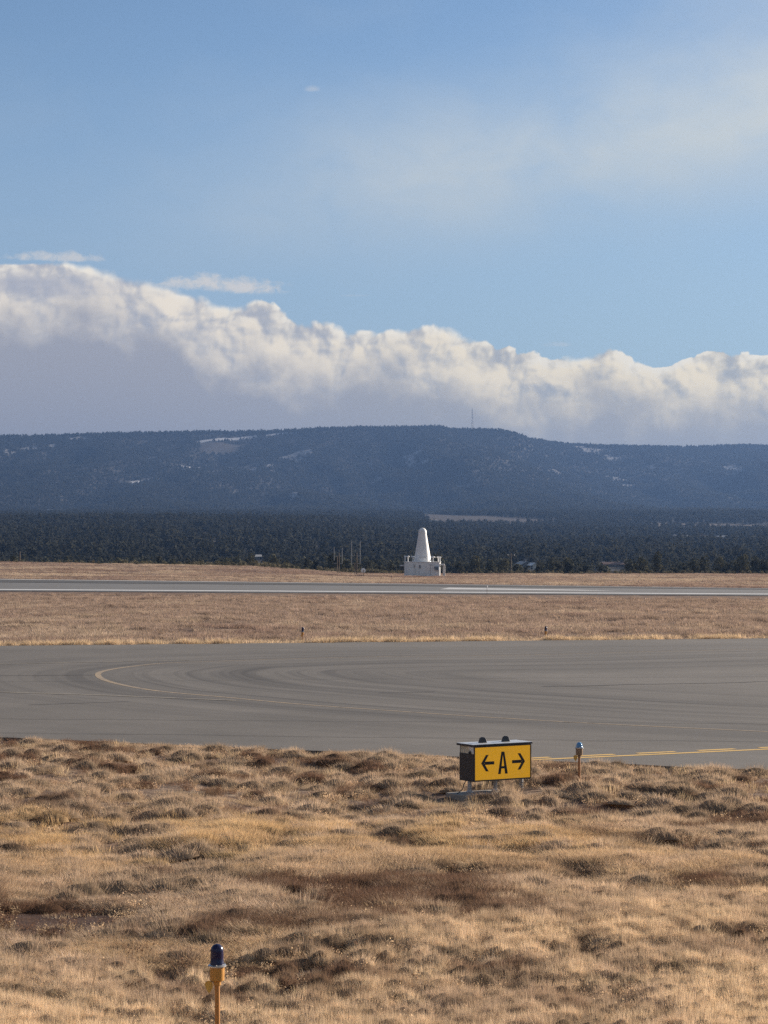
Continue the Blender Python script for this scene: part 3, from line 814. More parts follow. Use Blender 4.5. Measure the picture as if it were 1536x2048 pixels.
    for xx in (-0.25, 0.215):
        c = MB(); w0, w1 = 0.064, 0.040
        c.add([(xx - w0, -0.03, zt + 0.036), (xx + w0, -0.03, zt + 0.036), (xx + w0, 0.055, zt + 0.036), (xx - w0, 0.055, zt + 0.036), (xx - w1, -0.018, zt + 0.118), (xx + w1, -0.018, zt + 0.118), (xx + w1, 0.045, zt + 0.118), (xx - w1, 0.045, zt + 0.118)],
              [(3, 2, 1, 0), (4, 5, 6, 7), (0, 1, 5, 4), (1, 2, 6, 5), (2, 3, 7, 6), (3, 0, 4, 7)])
        hp = c.build('lifting_bracket', M_black, ld, bevel=0.004)
        MB().box(xx - 0.012, xx + 0.012, -0.026, 0.05, zt + 0.118, zt + 0.128).build('bracket_tab', M_black, hp)
    for xx in (-0.52, 0.0, 0.52):
        lg = MB().lathe([(0.034, 0.03), (0.034, zb)], 18, xx, 0.0).build('leg', M_steel, root, True)
        MB().lathe([(0.068, 0.008), (0.068, 0.022), (0.044, 0.028), (0.040, 0.05)], 18, xx, 0.0).build('leg_flange', M_steel, lg, True)
    MB().tube([(-0.60, -0.05, zb + 0.04), (-0.66, -0.05, zb - 0.04), (-0.70, -0.06, 0.08), (-0.82, -0.09, 0.015)], 0.008, 8).build('cable', M_dark, root, True)
    MB().box(-0.84, 0.66, -0.22, 0.24, -0.10, 0.006).build('concrete_pad', M_concrete, root, bevel=0.012)
    return root
SIGN = (1.86, 38.08)
direction_sign(SIGN[0], SIGN[1], float(z_ground(*SIGN)) + 0.02, R(31.5))

# navigation beacon: block building with a tall cone on its roof
def beacon(x, y, z0):
    root = prop(empty('beacon_building', (x, y, z0), R(-2)), 'white navigation beacon building with tall tapered cone on its flat roof', 'beacon tower')
    W, H, Dp = 6.7, 2.62, 6.2; h = W / 2
    ch = 0.55
    def plan(s, z): return [(-h * s + ch, -Dp / 2 * s, z), (h * s - ch * 0.2, -Dp / 2 * s, z), (h * s, -Dp / 2 * s + 0.2, z), (h * s, Dp / 2 * s - ch, z), (h * s - ch, Dp / 2 * s, z), (-h * s + ch, Dp / 2 * s, z), (-h * s, Dp / 2 * s - ch, z), (-h * s, -Dp / 2 * s + ch, z)]
    def slab(z0_, z1_, s):
        b = MB(); a, c = plan(s, z0_), plan(s, z1_); n = len(a)
        b.add(a + c, [tuple(range(n))[::-1], tuple(range(n, 2 * n))] + [(i, (i + 1) % n, (i + 1) % n + n, i + n) for i in range(n)]); return b
    slab(-0.4, H, 0.985).build('wall', M_white, root)
    slab(H, H + 0.09, 1.015).build('roof_edge', M_white, root)
    # wall panels: shallow sheets with open joints
    xs = np.linspace(-h + ch + 0.03, h - 0.30, 6)
    for i in range(5):
        MB().box(xs[i] + 0.03, xs[i + 1] - 0.03, -Dp / 2 * 0.985 - 0.035, -Dp / 2 * 0.985, 0.02, H - 0.10).build('panel', M_white, root)
    fy = -Dp / 2 * 0.985 - 0.036
    for xx, zz, ww, hh in ((-1.45, 2.02, 0.22, 0.14), (-1.45, 1.72, 0.22, 0.14), (-0.42, 1.52, 0.34, 0.62), (1.60, 2.08, 0.50, 0.10)):
        v_ = MB().box(xx - ww / 2, xx + ww / 2, fy - 0.05, fy, zz, zz + hh).build('vent', M_steel, root)
        for q in range(3):
            MB().box(xx - ww / 2 + 0.02, xx + ww / 2 - 0.02, fy - 0.07, fy - 0.051, zz + hh * (0.12 + 0.3 * q), zz + hh * (0.26 + 0.3 * q)).build('slat', M_dark, v_)
    MB().tube([(-1.30, fy - 0.03, 2.3), (-1.3, fy - 0.03, 0.3)], 0.03, 6).build('conduit', M_steel, root)
    MB().tube([(1.52, fy - 0.03, 2.0), (1.5, fy - 0.03, 0.2)], 0.03, 6).build('conduit', M_steel, root)
    ac = MB().box(2.40, 3.02, fy - 0.55, fy, 1.18, 1.90).build('cooling_unit', M_blueunit, root, bevel=0.03)
    for q in range(5): MB().box(2.46, 2.96, fy - 0.575, fy - 0.551, 1.27 + q * 0.115, 1.33 + q * 0.115).build('louvre', M_dark, ac)
    MB().box(2.26, 2.40, fy - 0.30, fy, 1.30, 1.85).build('cable_box', M_dark, root)
    # porch on the right: canopy, wing wall, door in the recess
    MB().box(h - 0.05, h + 0.72, -Dp / 2 + 0.1, -Dp / 2 + 2.6, 2.08, 2.30).build('canopy', M_white, root, bevel=0.02)
    MB().box(h + 0.40, h + 0.86, -Dp / 2 + 1.6, -Dp / 2 + 2.2, -0.2, 2.075).build('wing_wall', M_white, root, bevel=0.02)
    dr = MB().box(h * 0.985 + 0.005, h * 0.985 + 0.06, -Dp / 2 + 0.5, -Dp / 2 + 1.45, 0.0, 2.0).build('door', M_dark, root)
    MB().box(h * 0.985 + 0.061, h * 0.985 + 0.10, -Dp / 2 + 0.58, -Dp / 2 + 0.64, 0.95, 1.10).build('handle', M_steel, dr)
    # awning on the left
    MB().box(-h - 0.72, -h + 0.02, -1.4, 0.6, 1.90, 2.12).build('side_awning', M_white, root, bevel=0.02)
    MB().box(-h - 0.58, -h + 0.04, -1.2, 0.4, 1.25, 1.88).build('side_cabinet', M_dark, root)
    # cone
    zr = H + 0.09; prof = [(1.62, zr), (1.60, zr + 0.06), (0.76, zr + 5.05), (0.75, zr + 5.2), (0.755, zr + 5.32)]
    cn = MB().lathe(prof, 40).build('cone', M_white, root, True)
    dome = [(0.77, zr + 5.32)] + [(0.75 * math.cos(a) + 0.005, zr + 5.40 + 0.86 * math.sin(a)) for a in np.linspace(0, math.pi / 2, 9)]
    MB().lathe(dome, 40).build('cap', M_white, cn, True)
    for zz in (1.35, 2.7, 3.95):
        rr = 1.60 + (0.76 - 1.60) * (zz - 0.06) / 4.99
        MB().lathe([(rr + 0.004, zr + zz - 0.02), (rr + 0.012, zr + zz), (rr, zr + zz + 0.02)], 40).build('seam', M_white, cn, True)
    for ang, in ((-100,), (-72,)):
        a = R(ang); MB().box(-0.25, 0.25, -0.03, 0.03, 0, 0.10).build('hatch', M_steel, cn).matrix_local = Matrix.Translation((1.50 * math.cos(a), 1.50 * math.sin(a), zr + 0.78)) @ Matrix.Rotation(a + math.pi / 2, 4, 'Z')
    # monitor posts with disc heads round the roof edge
    for xx, yy, rd, hh in ((-3.18, -1.3, 0.20, 0.92), (-2.70, 0.9, 0.30, 0.90), (-1.72, -2.2, 0.42, 0.86), (1.98, -2.2, 0.40, 0.80), (2.92, 0.7, 0.32, 0.78), (3.24, -1.2, 0.20, 0.76)):
        ps = MB().lathe([(0.09, zr), (0.09, zr + hh)], 10, xx, yy).build('monitor_post', M_white, root, True)
        MB().lathe([(rd * 0.5, zr + hh - 0.05), (rd, zr + hh), (rd, zr + hh + 0.10), (rd * 0.55, zr + hh + 0.20)], 18, xx, yy).build('disc_head', M_white, ps, True)
    return root
a_, b_ = ray(845, 1152.5); Yv = 420.0
beacon(a_ * Yv, Yv, float(z_ground(a_ * Yv, Yv)))

# antenna frames
def antenna(label, poles, rods, arms, Y):
    x0 = (poles[0][0] - 768) / FPX * Y; zb_ = float(z_ground(x0, Y))
    root = prop(empty('antenna_frame', (x0, Y, zb_)), label, 'antenna', 'antenna frames left of the white tower')
    q = lambda px, py, dy=0: ((px - 768) / FPX * Y - x0, dy, CAM_H + (YH - py) * Y / FPX - zb_)
    for px, y0, y1, dy in poles:
        t0 = q(px, y0, dy); MB().tube([(t0[0], dy, -0.4), t0], 0.10, 8, 0.07).build('pole', M_wood, root)
    for px, y0, y1, dy in rods: MB().tube([q(px, y1, dy), q(px, y0, dy)], 0.05, 6).build('rod', M_dullsteel, root)
    for xa, xb, py, dy in arms: MB().tube([q(xa, py, dy), q(xb, py, dy)], 0.05, 6).build('crossarm', M_dullsteel, root)
antenna('shorter antenna frame with two rods at its sides, farther left', [(678.4, 1105, 1149, 0), (674.4, 1112, 1147, 1.2)], [(684.3, 1095.5, 1127.5, 0), (667.9, 1094, 1121, 1.2)], [(678.4, 684.6, 1112.6, 0), (678.4, 684.6, 1127.2, 0), (667.5, 674.4, 1112.2, 1.2), (667.5, 674.4, 1126.8, 1.2)], 442.0)
antenna('taller antenna frame with two long rods, nearer the white tower', [(713.8, 1105.5, 1148, 0), (709.4, 1126, 1147, 1.2)], [(720.3, 1082, 1127.5, 0), (703.0, 1081, 1127, 1.2)], [(713.8, 720.8, 1112.6, 0), (713.8, 720.6, 1127.0, 0), (702.8, 709.4, 1111.8, 1.2), (702.8, 709.6, 1127.0, 1.2)], 446.0)
# round marker
Ym = 405.0; a_, b_ = ray(726.6, 1141.0); zb_ = float(z_ground(a_ * Ym, Ym))
rm = prop(empty('round_marker', (a_ * Ym, Ym, zb_), R(20)), 'white round marker disc on a short post beside the antenna frames', 'marker')
zc_ = CAM_H + b_ * Ym - zb_
ds = MB().lathe([(0.30, -0.10), (0.42, -0.07), (0.42, 0.07), (0.30, 0.10)], 20).build('disc', M_white, rm, True); ds.rotation_euler = (R(90), 0, 0); ds.location = (0, 0, zc_)
MB().tube([(0, -0.16, -0.3), (0, -0.16, zc_ + 0.1)], 0.06, 8).build('post', M_wood, rm)
# utility poles
def utility_pole(label, px, py0, Y, arm=True):
    a, b = ray(px, py0); x = a * Y; z = float(z_ground(x, Y)); hgt = CAM_H + b * Y - z
    r_ = prop(empty('utility_pole', (x, Y, z)), label, 'utility pole')
    MB().tube([(0, 0, -0.5), (0, 0, hgt)], 0.17, 8, 0.11).build('pole', M_wood, r_)
    if arm:
        MB().box(-0.95, 0.95, -0.16, -0.06, hgt - 0.75, hgt - 0.6).build('crossarm', M_wood, r_)
        for xx in (-0.8, 0.8): MB().lathe([(0.05, hgt - 0.6), (0.09, hgt - 0.5), (0.05, hgt - 0.38)], 8, xx, -0.11).build('insulator', M_white, r_)
utility_pole('tall thin timber pole among the junipers, right of the white tower', 1022, 1106, 560.0)
utility_pole('short timber pole at the field edge on the far left', 40, 1103, 500.0, False)
# white cabinet
Yc = 512.0; a_, b_ = ray(1201.5, 1150.5); z_ = float(z_ground(a_ * Yc, Yc)); hc = CAM_H + b_ * Yc - z_
cb = prop(empty('cabinet', (a_ * Yc, Yc, z_), R(-20)), 'small white equipment cabinet in the brush on the right', 'cabinet')
MB().box(-0.3, 0.3, -0.25, 0.25, hc - 0.75, hc).build('casing', M_white, cb, bevel=0.02)
MB().box(-0.34, 0.34, -0.29, 0.29, hc, hc + 0.05).build('lid', M_white, cb)
for xx in (-0.22, 0.22): MB().box(xx - 0.04, xx + 0.04, -0.04, 0.04, -0.2, hc - 0.75).build('leg', M_steel, cb)
# wire fence
Yf = 600.0; x0, x1 = (990 - 768) / FPX * Yf, (1640 - 768) / FPX * Yf
fn = prop(empty('wire_fence', (0, 0, 0)), 'low wire fence running through the brush right of the white tower', 'fence')
fx = np.arange(x0, x1, 3.0); fyy = Yf - (fx - x0) * 0.25
ftop = np.interp(fx, [x0, x1], [CAM_H - 48.5 * Yf / FPX, CAM_H - 40.0 * (Yf - (x1 - x0) * 0.25) / FPX])
post_me = None
for i in range(len(fx)):
    zg_ = float(z_ground(fx[i], fyy[i]))
    if post_me is None:
        o = MB().box(-0.04, 0.04, -0.04, 0.04, -1.0, 1.0).build('post', M_steel, fn); post_me = o
    else:
        o = post_me.copy(); COL.objects.link(o); o.parent = fn
    zlo = min(zg_ - 0.3, ftop[i] - 1.2); o.location = (fx[i], fyy[i], (zlo + ftop[i]) / 2); o.scale = (1, 1, (ftop[i] - zlo) / 2)
MB().tube([(fx[i], fyy[i] - 0.05, ftop[i]) for i in range(len(fx))], 0.055, 5).build('top_rail', M_steel, fn)
for dz_ in (0.35, 0.7): MB().tube([(fx[i], fyy[i] - 0.05, ftop[i] - dz_) for i in range(len(fx))], 0.02, 4).build('wire', M_steel, fn)

# far houses and sheds
building_sites = []
def house(label, px, py, L, W, H, rh, roofm, wallm, rz=0.0, name='house', windows=2, chimney=False, cat='house'):
    """a gabled building whose foot is seen at this point of the photograph"""
    x, Y, z = on_ground(px, py, 520.0)
    building_sites.append((x, Y, max(L, W) * 0.5))
    r_ = prop(empty(name, (x, Y, z), R(rz)), label, cat)
    l, w_ = L / 2, W / 2
    bd = MB().box(-l, l, -w_, w_, -1.5, H)
    bd.add([(-l, -w_, H), (-l, w_, H), (-l, 0, H + rh - 0.12), (l, -w_, H), (l, w_, H), (l, 0, H + rh - 0.12)], [(0, 2, 1), (3, 4, 5)])
    bd.build('wall', wallm, r_)
    o_ = 0.4; rf = MB()
    for s in (-1, 1):
        e = (s * (w_ + o_), H - rh * o_ / w_); t_ = 0.16
        vs = [(-l - o_, e[0], e[1]), (l + o_, e[0], e[1]), (l + o_, 0, H + rh), (-l - o_, 0, H + rh)]
        vs = vs + [(a0, b0, c0 - t_) for a0, b0, c0 in vs]
        rf.add(vs, [(0, 1, 2, 3) if s < 0 else (3, 2, 1, 0), (7, 6, 5, 4) if s < 0 else (4, 5, 6, 7), (0, 4, 5, 1), (1, 5, 6, 2), (3, 2, 6, 7), (0, 3, 7, 4)])
    rfo = rf.build('roof', roofm, r_)
    if chimney: MB().box(l * 0.4, l * 0.4 + 0.9, -0.4, 0.5, H + rh * 0.4, H + rh + 1.1).build('chimney', wallm, rfo)
    for i in range(windows):
        xx = -l + L * (i + 0.6) / (windows + 0.2)
        wf = MB().box(xx - 0.7, xx + 0.7, -w_ - 0.06, -w_ - 0.005, H * 0.40, H * 0.88).build('window', M_white, r_)
        MB().box(xx - 0.58, xx + 0.58, -w_ - 0.075, -w_ - 0.062, H * 0.45, H * 0.83).build('pane', M_pane, wf)
    dd = MB().box(l * 0.75, l * 0.75 + 0.95, -w_ - 0.06, -w_ - 0.005, 0, H * 0.86).build('door', M_dark, r_)
    return r_
house('grey brown house with sunlit white gable among junipers right of the white tower', 1046, 1138, 5.0, 4.6, 2.0, 1.2, M_tin, M_wallg, -62, windows=2, chimney=True)
house('small white annexe beside the grey brown house among junipers', 1065, 1138.5, 3.0, 3.0, 1.8, 0.9, M_white, M_wallw, -58, 'annexe', windows=1, cat='annexe')
house('long low shed with red brown roof in the trees on the right', 1226, 1134, 9.0, 5.0, 1.3, 0.9, M_brownroof, M_wallg, 4, 'shed', windows=3, cat='shed')
house('small house with pale tin roof in the dark forest left of the antennas', 513, 1119, 4.0, 4.0, 1.5, 0.8, M_tin, M_wallg, 10)
house('long pale roofed farm building high on the far left slope', 112, 1024, 30.0, 10.0, 2.2, 2.6, M_tin, M_wallw, 3, 'farm_building', windows=4, cat='farm building')
house('low red brown roofed building left of the pale farm roof', 66, 1025, 36.0, 9.0, 1.6, 1.8, M_brownroof, M_wallw, 6, 'farm_building', windows=4, cat='farm building')
house('tiny pale roofed house on the wooded slope left of centre', 392, 1027, 13.0, 7.0, 1.8, 1.4, M_tin, M_wallg, -8)
house('low white shed beside the domed barn in the brown field', 880, 1047, 11.0, 5.0, 1.3, 0.8, M_tin, M_wallw, 0, 'shed', windows=2, cat='shed')
house('pale roofed ranch building in the valley field, leftmost on the right', 1362, 1074.5, 11.0, 5.0, 1.0, 1.0, M_tin, M_wallg, 5, 'ranch_building', cat='ranch building')
house('grey shed close to the pale ranch building in the valley field', 1400, 1074, 9.0, 5.0, 1.1, 1.0, M_brownroof, M_wallg, -12, 'shed', cat='shed')
house('white ranch building on the far right of the valley field', 1441, 1075.5, 11.0, 5.0, 1.0, 0.9, M_tin, M_wallw, 2, 'ranch_building', cat='ranch building')
# domed barn
xb_, Yb, z_ = on_ground(864, 1046.5, 520.0); building_sites.append((xb_, Yb, 7.0))
dbn = prop(empty('domed_barn', (xb_, Yb, z_), R(8)), 'white round topped barn at the edge of the brown field', 'barn')
sh = MB(); vs = []; fs = []; nseg = 14
for xx in (-6.0, 6.0):
    for i in range(nseg + 1):
        an = math.pi * i / nseg; vs.append((xx, -3.6 * math.cos(an), 1.0 + 2.9 * math.sin(an)))
for i in range(nseg): fs.append((i, i + 1, nseg + 2 + i, nseg + 1 + i))
sh.add(vs, fs + [tuple(range(nseg + 1))[::-1], tuple(range(nseg + 1, 2 * nseg + 2))]).build('roof', M_tin, dbn)
MB().box(-5.98, 5.98, -3.58, 3.58, -1.5, 1.0).build('wall', M_wallw, dbn)
MB().box(-1.5, 1.5, -3.70, -3.60, 0.0, 0.95).build('door', M_dark, dbn)

# lattice mast on the mesa
pxm = 945.0; Yt = float(np.interp((pxm - 768) / FPX * 5700, _rx, _ry)) - 6; xm_ = (pxm - 768) / FPX * Yt; zm_ = float(z_ground(xm_, Yt))
mh = CAM_H + (YH - 815) * Yt / FPX - zm_
mast = prop(empty('lattice_mast', (xm_, Yt, zm_)), 'tall slender lattice mast standing on the mesa rim', 'radio mast')
legs = []
for i in range(3):
    a = 2 * math.pi * i / 3 + 0.4; ra, rb = 2.6, 1.0
    l0 = Vector((ra * math.cos(a), ra * math.sin(a), -2)); l1 = Vector((rb * math.cos(a), rb * math.sin(a), mh * 0.93)); legs.append((l0, l1))
    MB().tube([l0, l1], 0.34, 6).build('leg', M_steel, mast)
br = MB(); nb = 11
for j in range(nb):
    for i in range(3):
        A0, A1 = legs[i]; B0, B1 = legs[(i + 1) % 3]
        p0 = A0.lerp(A1, j / nb); p1 = B0.lerp(B1, (j + 1) / nb); p2 = A0.lerp(A1, (j + 1) / nb)
        br.tube([p0, p1], 0.16, 4); br.tube([p2, p1], 0.16, 4)
prop(br.build('bracing', M_steel, mast), kind='stuff')
MB().tube([(0, 0, mh * 0.92), (0, 0, mh)], 0.30, 6, 0.14).build('tip', M_steel, mast)
for zz, an in ((0.42, 3.3), (0.55, 0.6), (0.66, 3.6)):
    MB().lathe([(0.9, 0), (0.9, 0.5), (0.4, 0.8)], 12, 1.6 * math.cos(an), 1.6 * math.sin(an)).build('dish', M_steel, mast).location = (0, 0, mh * zz)

# ------------------------------------------------------------------ vegetation
def veg_material(name, c_tip, c_base, transl=0.4, attr=True, fixed=None):
    m, t = mat(name)
    oi = t.node('ShaderNodeObjectInfo')
    if attr:
        a = t.node('ShaderNodeAttribute', attribute_name='gcol'); a.attribute_type = 'INSTANCER'; col = E(t, a.outputs['Color'])
    else:
        col = t.mix(E(t, oi.outputs['Random']), c_base, c_tip)
    r = t.node('ShaderNodeAttribute', attribute_name='shade')
    col = t.mix(1.0, col, E(t, r.outputs['Color']), 'MULTIPLY')
    d = t.node('ShaderNodeBsdfDiffuse'); tr = t.node('ShaderNodeBsdfTranslucent')
    t.put(d.inputs['Color'], col); t.put(tr.inputs['Color'], t.mix(1.0, col, (1.0, 0.93, 0.80, 1.0), 'MULTIPLY'))
    mx = t.node('ShaderNodeMixShader'); mx.inputs[0].default_value = transl
    t.l.new(d.outputs[0], mx.inputs[1]); t.l.new(tr.outputs[0], mx.inputs[2]); t.l.new(mx.outputs[0], t.out.inputs[0])
    return m
M_grass = veg_material('dry straw', (0.5, 0.4, 0.25), (0.4, 0.3, 0.2), 0.40)
M_leaf = veg_material('juniper foliage', (0.105, 0.102, 0.072), (0.06, 0.062, 0.046), 0.15, attr=False)
M_leaf_far = veg_material('far juniper foliage', (0.052, 0.054, 0.047), (0.036, 0.040, 0.037), 0.38, attr=False)
M_sage = veg_material('grey sagebrush', (0.20, 0.175, 0.12), (0.12, 0.115, 0.08), 0.2, attr=False)
M_stone = painted('loose stone', (0.26, 0.215, 0.18), 0.9, wear=0.3, scale=3)
M_bark = painted('juniper bark', (0.085, 0.065, 0.05), 0.95, wear=0.3, scale=3)

def raw_mesh(name, verts, loops, starts, material, shade=None):
    me = bpy.data.meshes.new(name)
    me.vertices.add(len(verts)); me.vertices.foreach_set('co', np.asarray(verts, np.float32).ravel())
    me.loops.add(len(loops)); me.loops.foreach_set('vertex_index', np.asarray(loops, np.int32))
    me.polygons.add(len(starts)); me.polygons.foreach_set('loop_start', np.asarray(starts, np.int32))
    if shade is not None:
        at = me.attributes.new('shade', 'FLOAT_COLOR', 'POINT')
        at.data.foreach_set('color', np.asarray(shade, np.float32).ravel())
    me.materials.append(material); me.update(); me.validate()
    return me
def blades(n, r, h, width, spread, seed, lean=(-0.06, 0.0), seed_head=0.0, hvar=0.45, droop=0.35):
    """n curved tapering blades growing out of a tuft of radius r"""
    g = np.random.default_rng(seed); V = []; Lp = []; St = []; Sh = []
    for i in range(n):
        rr = r * math.sqrt(g.random()); a = g.random() * 6.283
        b = np.array([rr * math.cos(a), rr * math.sin(a), -0.03])
        hh = h * (1 - hvar * g.random()) * (1 - 0.35 * (rr / r) ** 2)
        a2 = a + g.normal(0, 0.6); sp = spread * (0.25 + g.random()) * (0.3 + 0.7 * rr / r)
        dr = np.array([math.cos(a2) * sp + lean[0] + g.normal(0, 0.06), math.sin(a2) * sp + lean[1] + g.normal(0, 0.06)])
        fa = g.random() * 6.283; wv = np.array([math.cos(fa), math.sin(fa), 0.0])
        tone = 0.72 + 0.5 * g.random(); tint = np.array([tone, tone * (0.97 + 0.05 * g.random()), tone * (0.90 + 0.16 * g.random()), 1.0])
        v0 = len(V); ts = (0.0, 0.4, 0.75, 1.0); ws = (1.0, 0.9, 0.6, 0.0)
        if seed_head > 0 and g.random() < seed_head: ws = (0.6, 0.5, 1.9, 0.0); tint = tint * np.array([1.12, 1.1, 1.0, 1.0])
        for j, (tt, wf) in enumerate(zip(ts, ws)):
            c = b + np.array([dr[0] * hh * (tt + droop * tt * tt), dr[1] * hh * (tt + droop * tt * tt), hh * (tt - 0.18 * droop * tt * tt)])
            if j < 3:
                V.append(c - wv * width * wf * 0.5); V.append(c + wv * width * wf * 0.5); Sh += [tint, tint]
            else:
                V.append(c); Sh.append(tint)
        for j in range(2):
            St.append(len(Lp)); Lp += [v0 + 2 * j, v0 + 2 * j + 1, v0 + 2 * j + 3, v0 + 2 * j + 2]
        St.append(len(Lp)); Lp += [v0 + 4, v0 + 5, v0 + 6]
    return V, Lp, St, Sh
def weed(seed, h=0.22, n=9, leaf=0.014):
    """branching dry weed: thin stems with small crumpled leaves"""
    g = np.random.default_rng(seed); V = []; Lp = []; St = []; Sh = []
    def tri(a, b, c, s):
        v0 = len(V); V.extend([a, b, c]); St.append(len(Lp)); Lp.extend([v0, v0 + 1, v0 + 2]); Sh.extend([s] * 3)
    for i in range(n):
        a = g.random() * 6.283; ln = h * (0.5 + 0.6 * g.random()); tilt = 0.25 + 0.6 * g.random()
        d = np.array([math.cos(a) * tilt, math.sin(a) * tilt, 1.0]); d /= np.linalg.norm(d)
        s = np.array([-d[1], d[0], 0.0]) / (math.hypot(d[0], d[1]) + 1e-6) * 0.0022
        tone = 0.6 + 0.4 * g.random(); c4 = np.array([tone, tone * 0.9, tone * 0.85, 1])
        b0 = np.array([0.02 * math.cos(a), 0.02 * math.sin(a), -0.02]); tip = b0 + d * ln
        tri(b0 - s, b0 + s, tip, c4)
        for k_ in range(12):
            q = b0 + d * ln * (0.3 + 0.7 * g.random()) + g.normal(0, 0.02, 3)
            u = g.normal(0, 1, 3); u /= np.linalg.norm(u); v = np.cross(u, g.normal(0, 1, 3)); v /= np.linalg.norm(v)
            z_ = leaf * (0.6 + 0.9 * g.random()); tn = 0.55 + 0.9 * g.random(); cc = np.array([tn, tn * 0.95, tn * 0.9, 1])
            tri(q - u * z_, q + u * z_, q + v * z_ * 1.4, cc)
    return V, Lp, St, Sh
def cushion(seed, r=0.27, h=0.15, n=400, ln=0.125, width=0.0030):
    """dense rounded bunch: fine blades standing out of a low dome"""
    g = np.random.default_rng(seed); V = []; Lp = []; St = []; Sh = []
    el_ = 1.0 + 0.25 * g.random(); lob = [g.random() * 6.283 for _ in range(3)]
    shape = lambda a: 1 + 0.16 * math.sin(a + lob[0]) + 0.10 * math.sin(2 * a + lob[1]) + 0.07 * math.sin(3 * a + lob[2])
    # inner dome that closes the bunch, toned darker than the blades
    seg = 12; rings = [(1.0, -0.05), (0.92, 0.30), (0.66, 0.62), (0.30, 0.80), (0.02, 0.84)]
    for rr, zz in rings:
        for i in range(seg):
            a = 6.283 * i / seg; q = r * rr * shape(a) * 0.86
            V.append(np.array([q * math.cos(a) * el_, q * math.sin(a), h * zz])); Sh.append(np.array([0.62, 0.58, 0.52, 1.0]))
    for j in range(len(rings) - 1):
        for i in range(seg):
            i2 = (i + 1) % seg; St.append(len(Lp)); Lp += [j * seg + i, j * seg + i2, (j + 1) * seg + i2, (j + 1) * seg + i]
    for i in range(n):
        rr = math.sqrt(g.random()); a = g.random() * 6.283; q = r * rr * shape(a)
        zz = h * math.sqrt(max(1 - rr * rr * 0.92, 0.0)) * 0.80
        b = np.array([q * math.cos(a) * el_, q * math.sin(a), zz - 0.03])
        d_ = np.array([math.cos(a) * rr * 0.75 - 0.10 + g.normal(0, 0.18), math.sin(a) * rr * 0.75 + g.normal(0, 0.18), 0.80 + 0.35 * (1 - rr)])
        d_ /= np.linalg.norm(d_); L_ = ln * (0.5 + 0.8 * g.random()); fa = g.random() * 6.283; wv = np.array([math.cos(fa), math.sin(fa), 0.0]) * width * 0.5
        tone = 0.75 + 0.5 * g.random(); c4 = np.array([tone, tone * (0.97 + 0.05 * g.random()), tone * (0.92 + 0.14 * g.random()), 1.0])
        m_ = b + d_ * L_ * 0.55; e = b + d_ * L_ + np.array([d_[0] * 0.2 * L_, d_[1] * 0.2 * L_, -0.12 * L_]); v0 = len(V)
        V += [b - wv, b + wv, m_ + wv * 0.8, m_ - wv * 0.8, e]; Sh += [c4] * 5
        St.append(len(Lp)); Lp += [v0, v0 + 1, v0 + 2, v0 + 3]; St.append(len(Lp)); Lp += [v0 + 3, v0 + 2, v0 + 4]
    return V, Lp, St, Sh
def proto(name, meshes):
    """prototype meshes in a collection of their own that is not part of the scene"""
    c = bpy.data.collections.new(name)
    for i, me in enumerate(meshes):
        o = bpy.data.objects.new('%s_%02d' % (me.name, i), me); c.objects.link(o)
    return c
def scatter(name, coll, pos, rotz, scale, idx, col=None, tilt=None, kind='stuff'):
    """one object that carries instanced copies of the prototypes at the given points"""
    n = len(pos)
    me = bpy.data.meshes.new(name); me.vertices.add(n); me.vertices.foreach_set('co', np.asarray(pos, np.float32).ravel())
    rot = np.zeros((n, 3), np.float32); rot[:, 2] = rotz
    if tilt is not None: rot[:, 0] = tilt[:, 0]; rot[:, 1] = tilt[:, 1]
    me.attributes.new('rot', 'FLOAT_VECTOR', 'POINT').data.foreach_set('vector', rot.ravel())
    me.attributes.new('scl', 'FLOAT_VECTOR', 'POINT').data.foreach_set('vector', np.asarray(scale, np.float32).ravel())
    me.attributes.new('pick', 'INT', 'POINT').data.foreach_set('value', np.asarray(idx, np.int32))
    if col is not None:
        c4 = np.ones((n, 4), np.float32); c4[:, :3] = col
        me.attributes.new('gcol', 'FLOAT_COLOR', 'POINT').data.foreach_set('color', c4.ravel())
    o = bpy.data.objects.new(name, me); COL.objects.link(o)
    ng = bpy.data.node_groups.new(name + '_scatter', 'GeometryNodeTree')
    ng.interface.new_socket('Geometry', in_out='INPUT', socket_type='NodeSocketGeometry'); ng.interface.new_socket('Geometry', in_out='OUTPUT', socket_type='NodeSocketGeometry')
    N = ng.nodes; Lk = ng.links
    gi = N.new('NodeGroupInput'); go = N.new('NodeGroupOutput')
    mp = N.new('GeometryNodeMeshToPoints'); ci = N.new('GeometryNodeCollectionInfo'); ip = N.new('GeometryNodeInstanceOnPoints')
    ci.inputs['Collection'].default_value = coll; ci.inputs['Separate Children'].default_value = True; ci.inputs['Reset Children'].default_value = True
    def na(nm, dt):
        a = N.new('GeometryNodeInputNamedAttribute'); a.data_type = dt; a.inputs['Name'].default_value = nm; return a.outputs['Attribute']
    Lk.new(gi.outputs[0], mp.inputs['Mesh']); Lk.new(mp.outputs[0], ip.inputs['Points']); Lk.new(ci.outputs[0], ip.inputs['Instance'])
    ip.inputs['Pick Instance'].default_value = True
    Lk.new(na('pick', 'INT'), ip.inputs['Instance Index'])
    e2r = N.new('FunctionNodeEulerToRotation'); Lk.new(na('rot', 'FLOAT_VECTOR'), e2r.inputs[0]); Lk.new(e2r.outputs[0], ip.inputs['Rotation'])
    Lk.new(na('scl', 'FLOAT_VECTOR'), ip.inputs['Scale']); Lk.new(ip.outputs[0], go.inputs[0])
    md = o.modifiers.new('scatter', 'NODES'); md.node_group = ng
    prop(o, kind=kind)
    return o
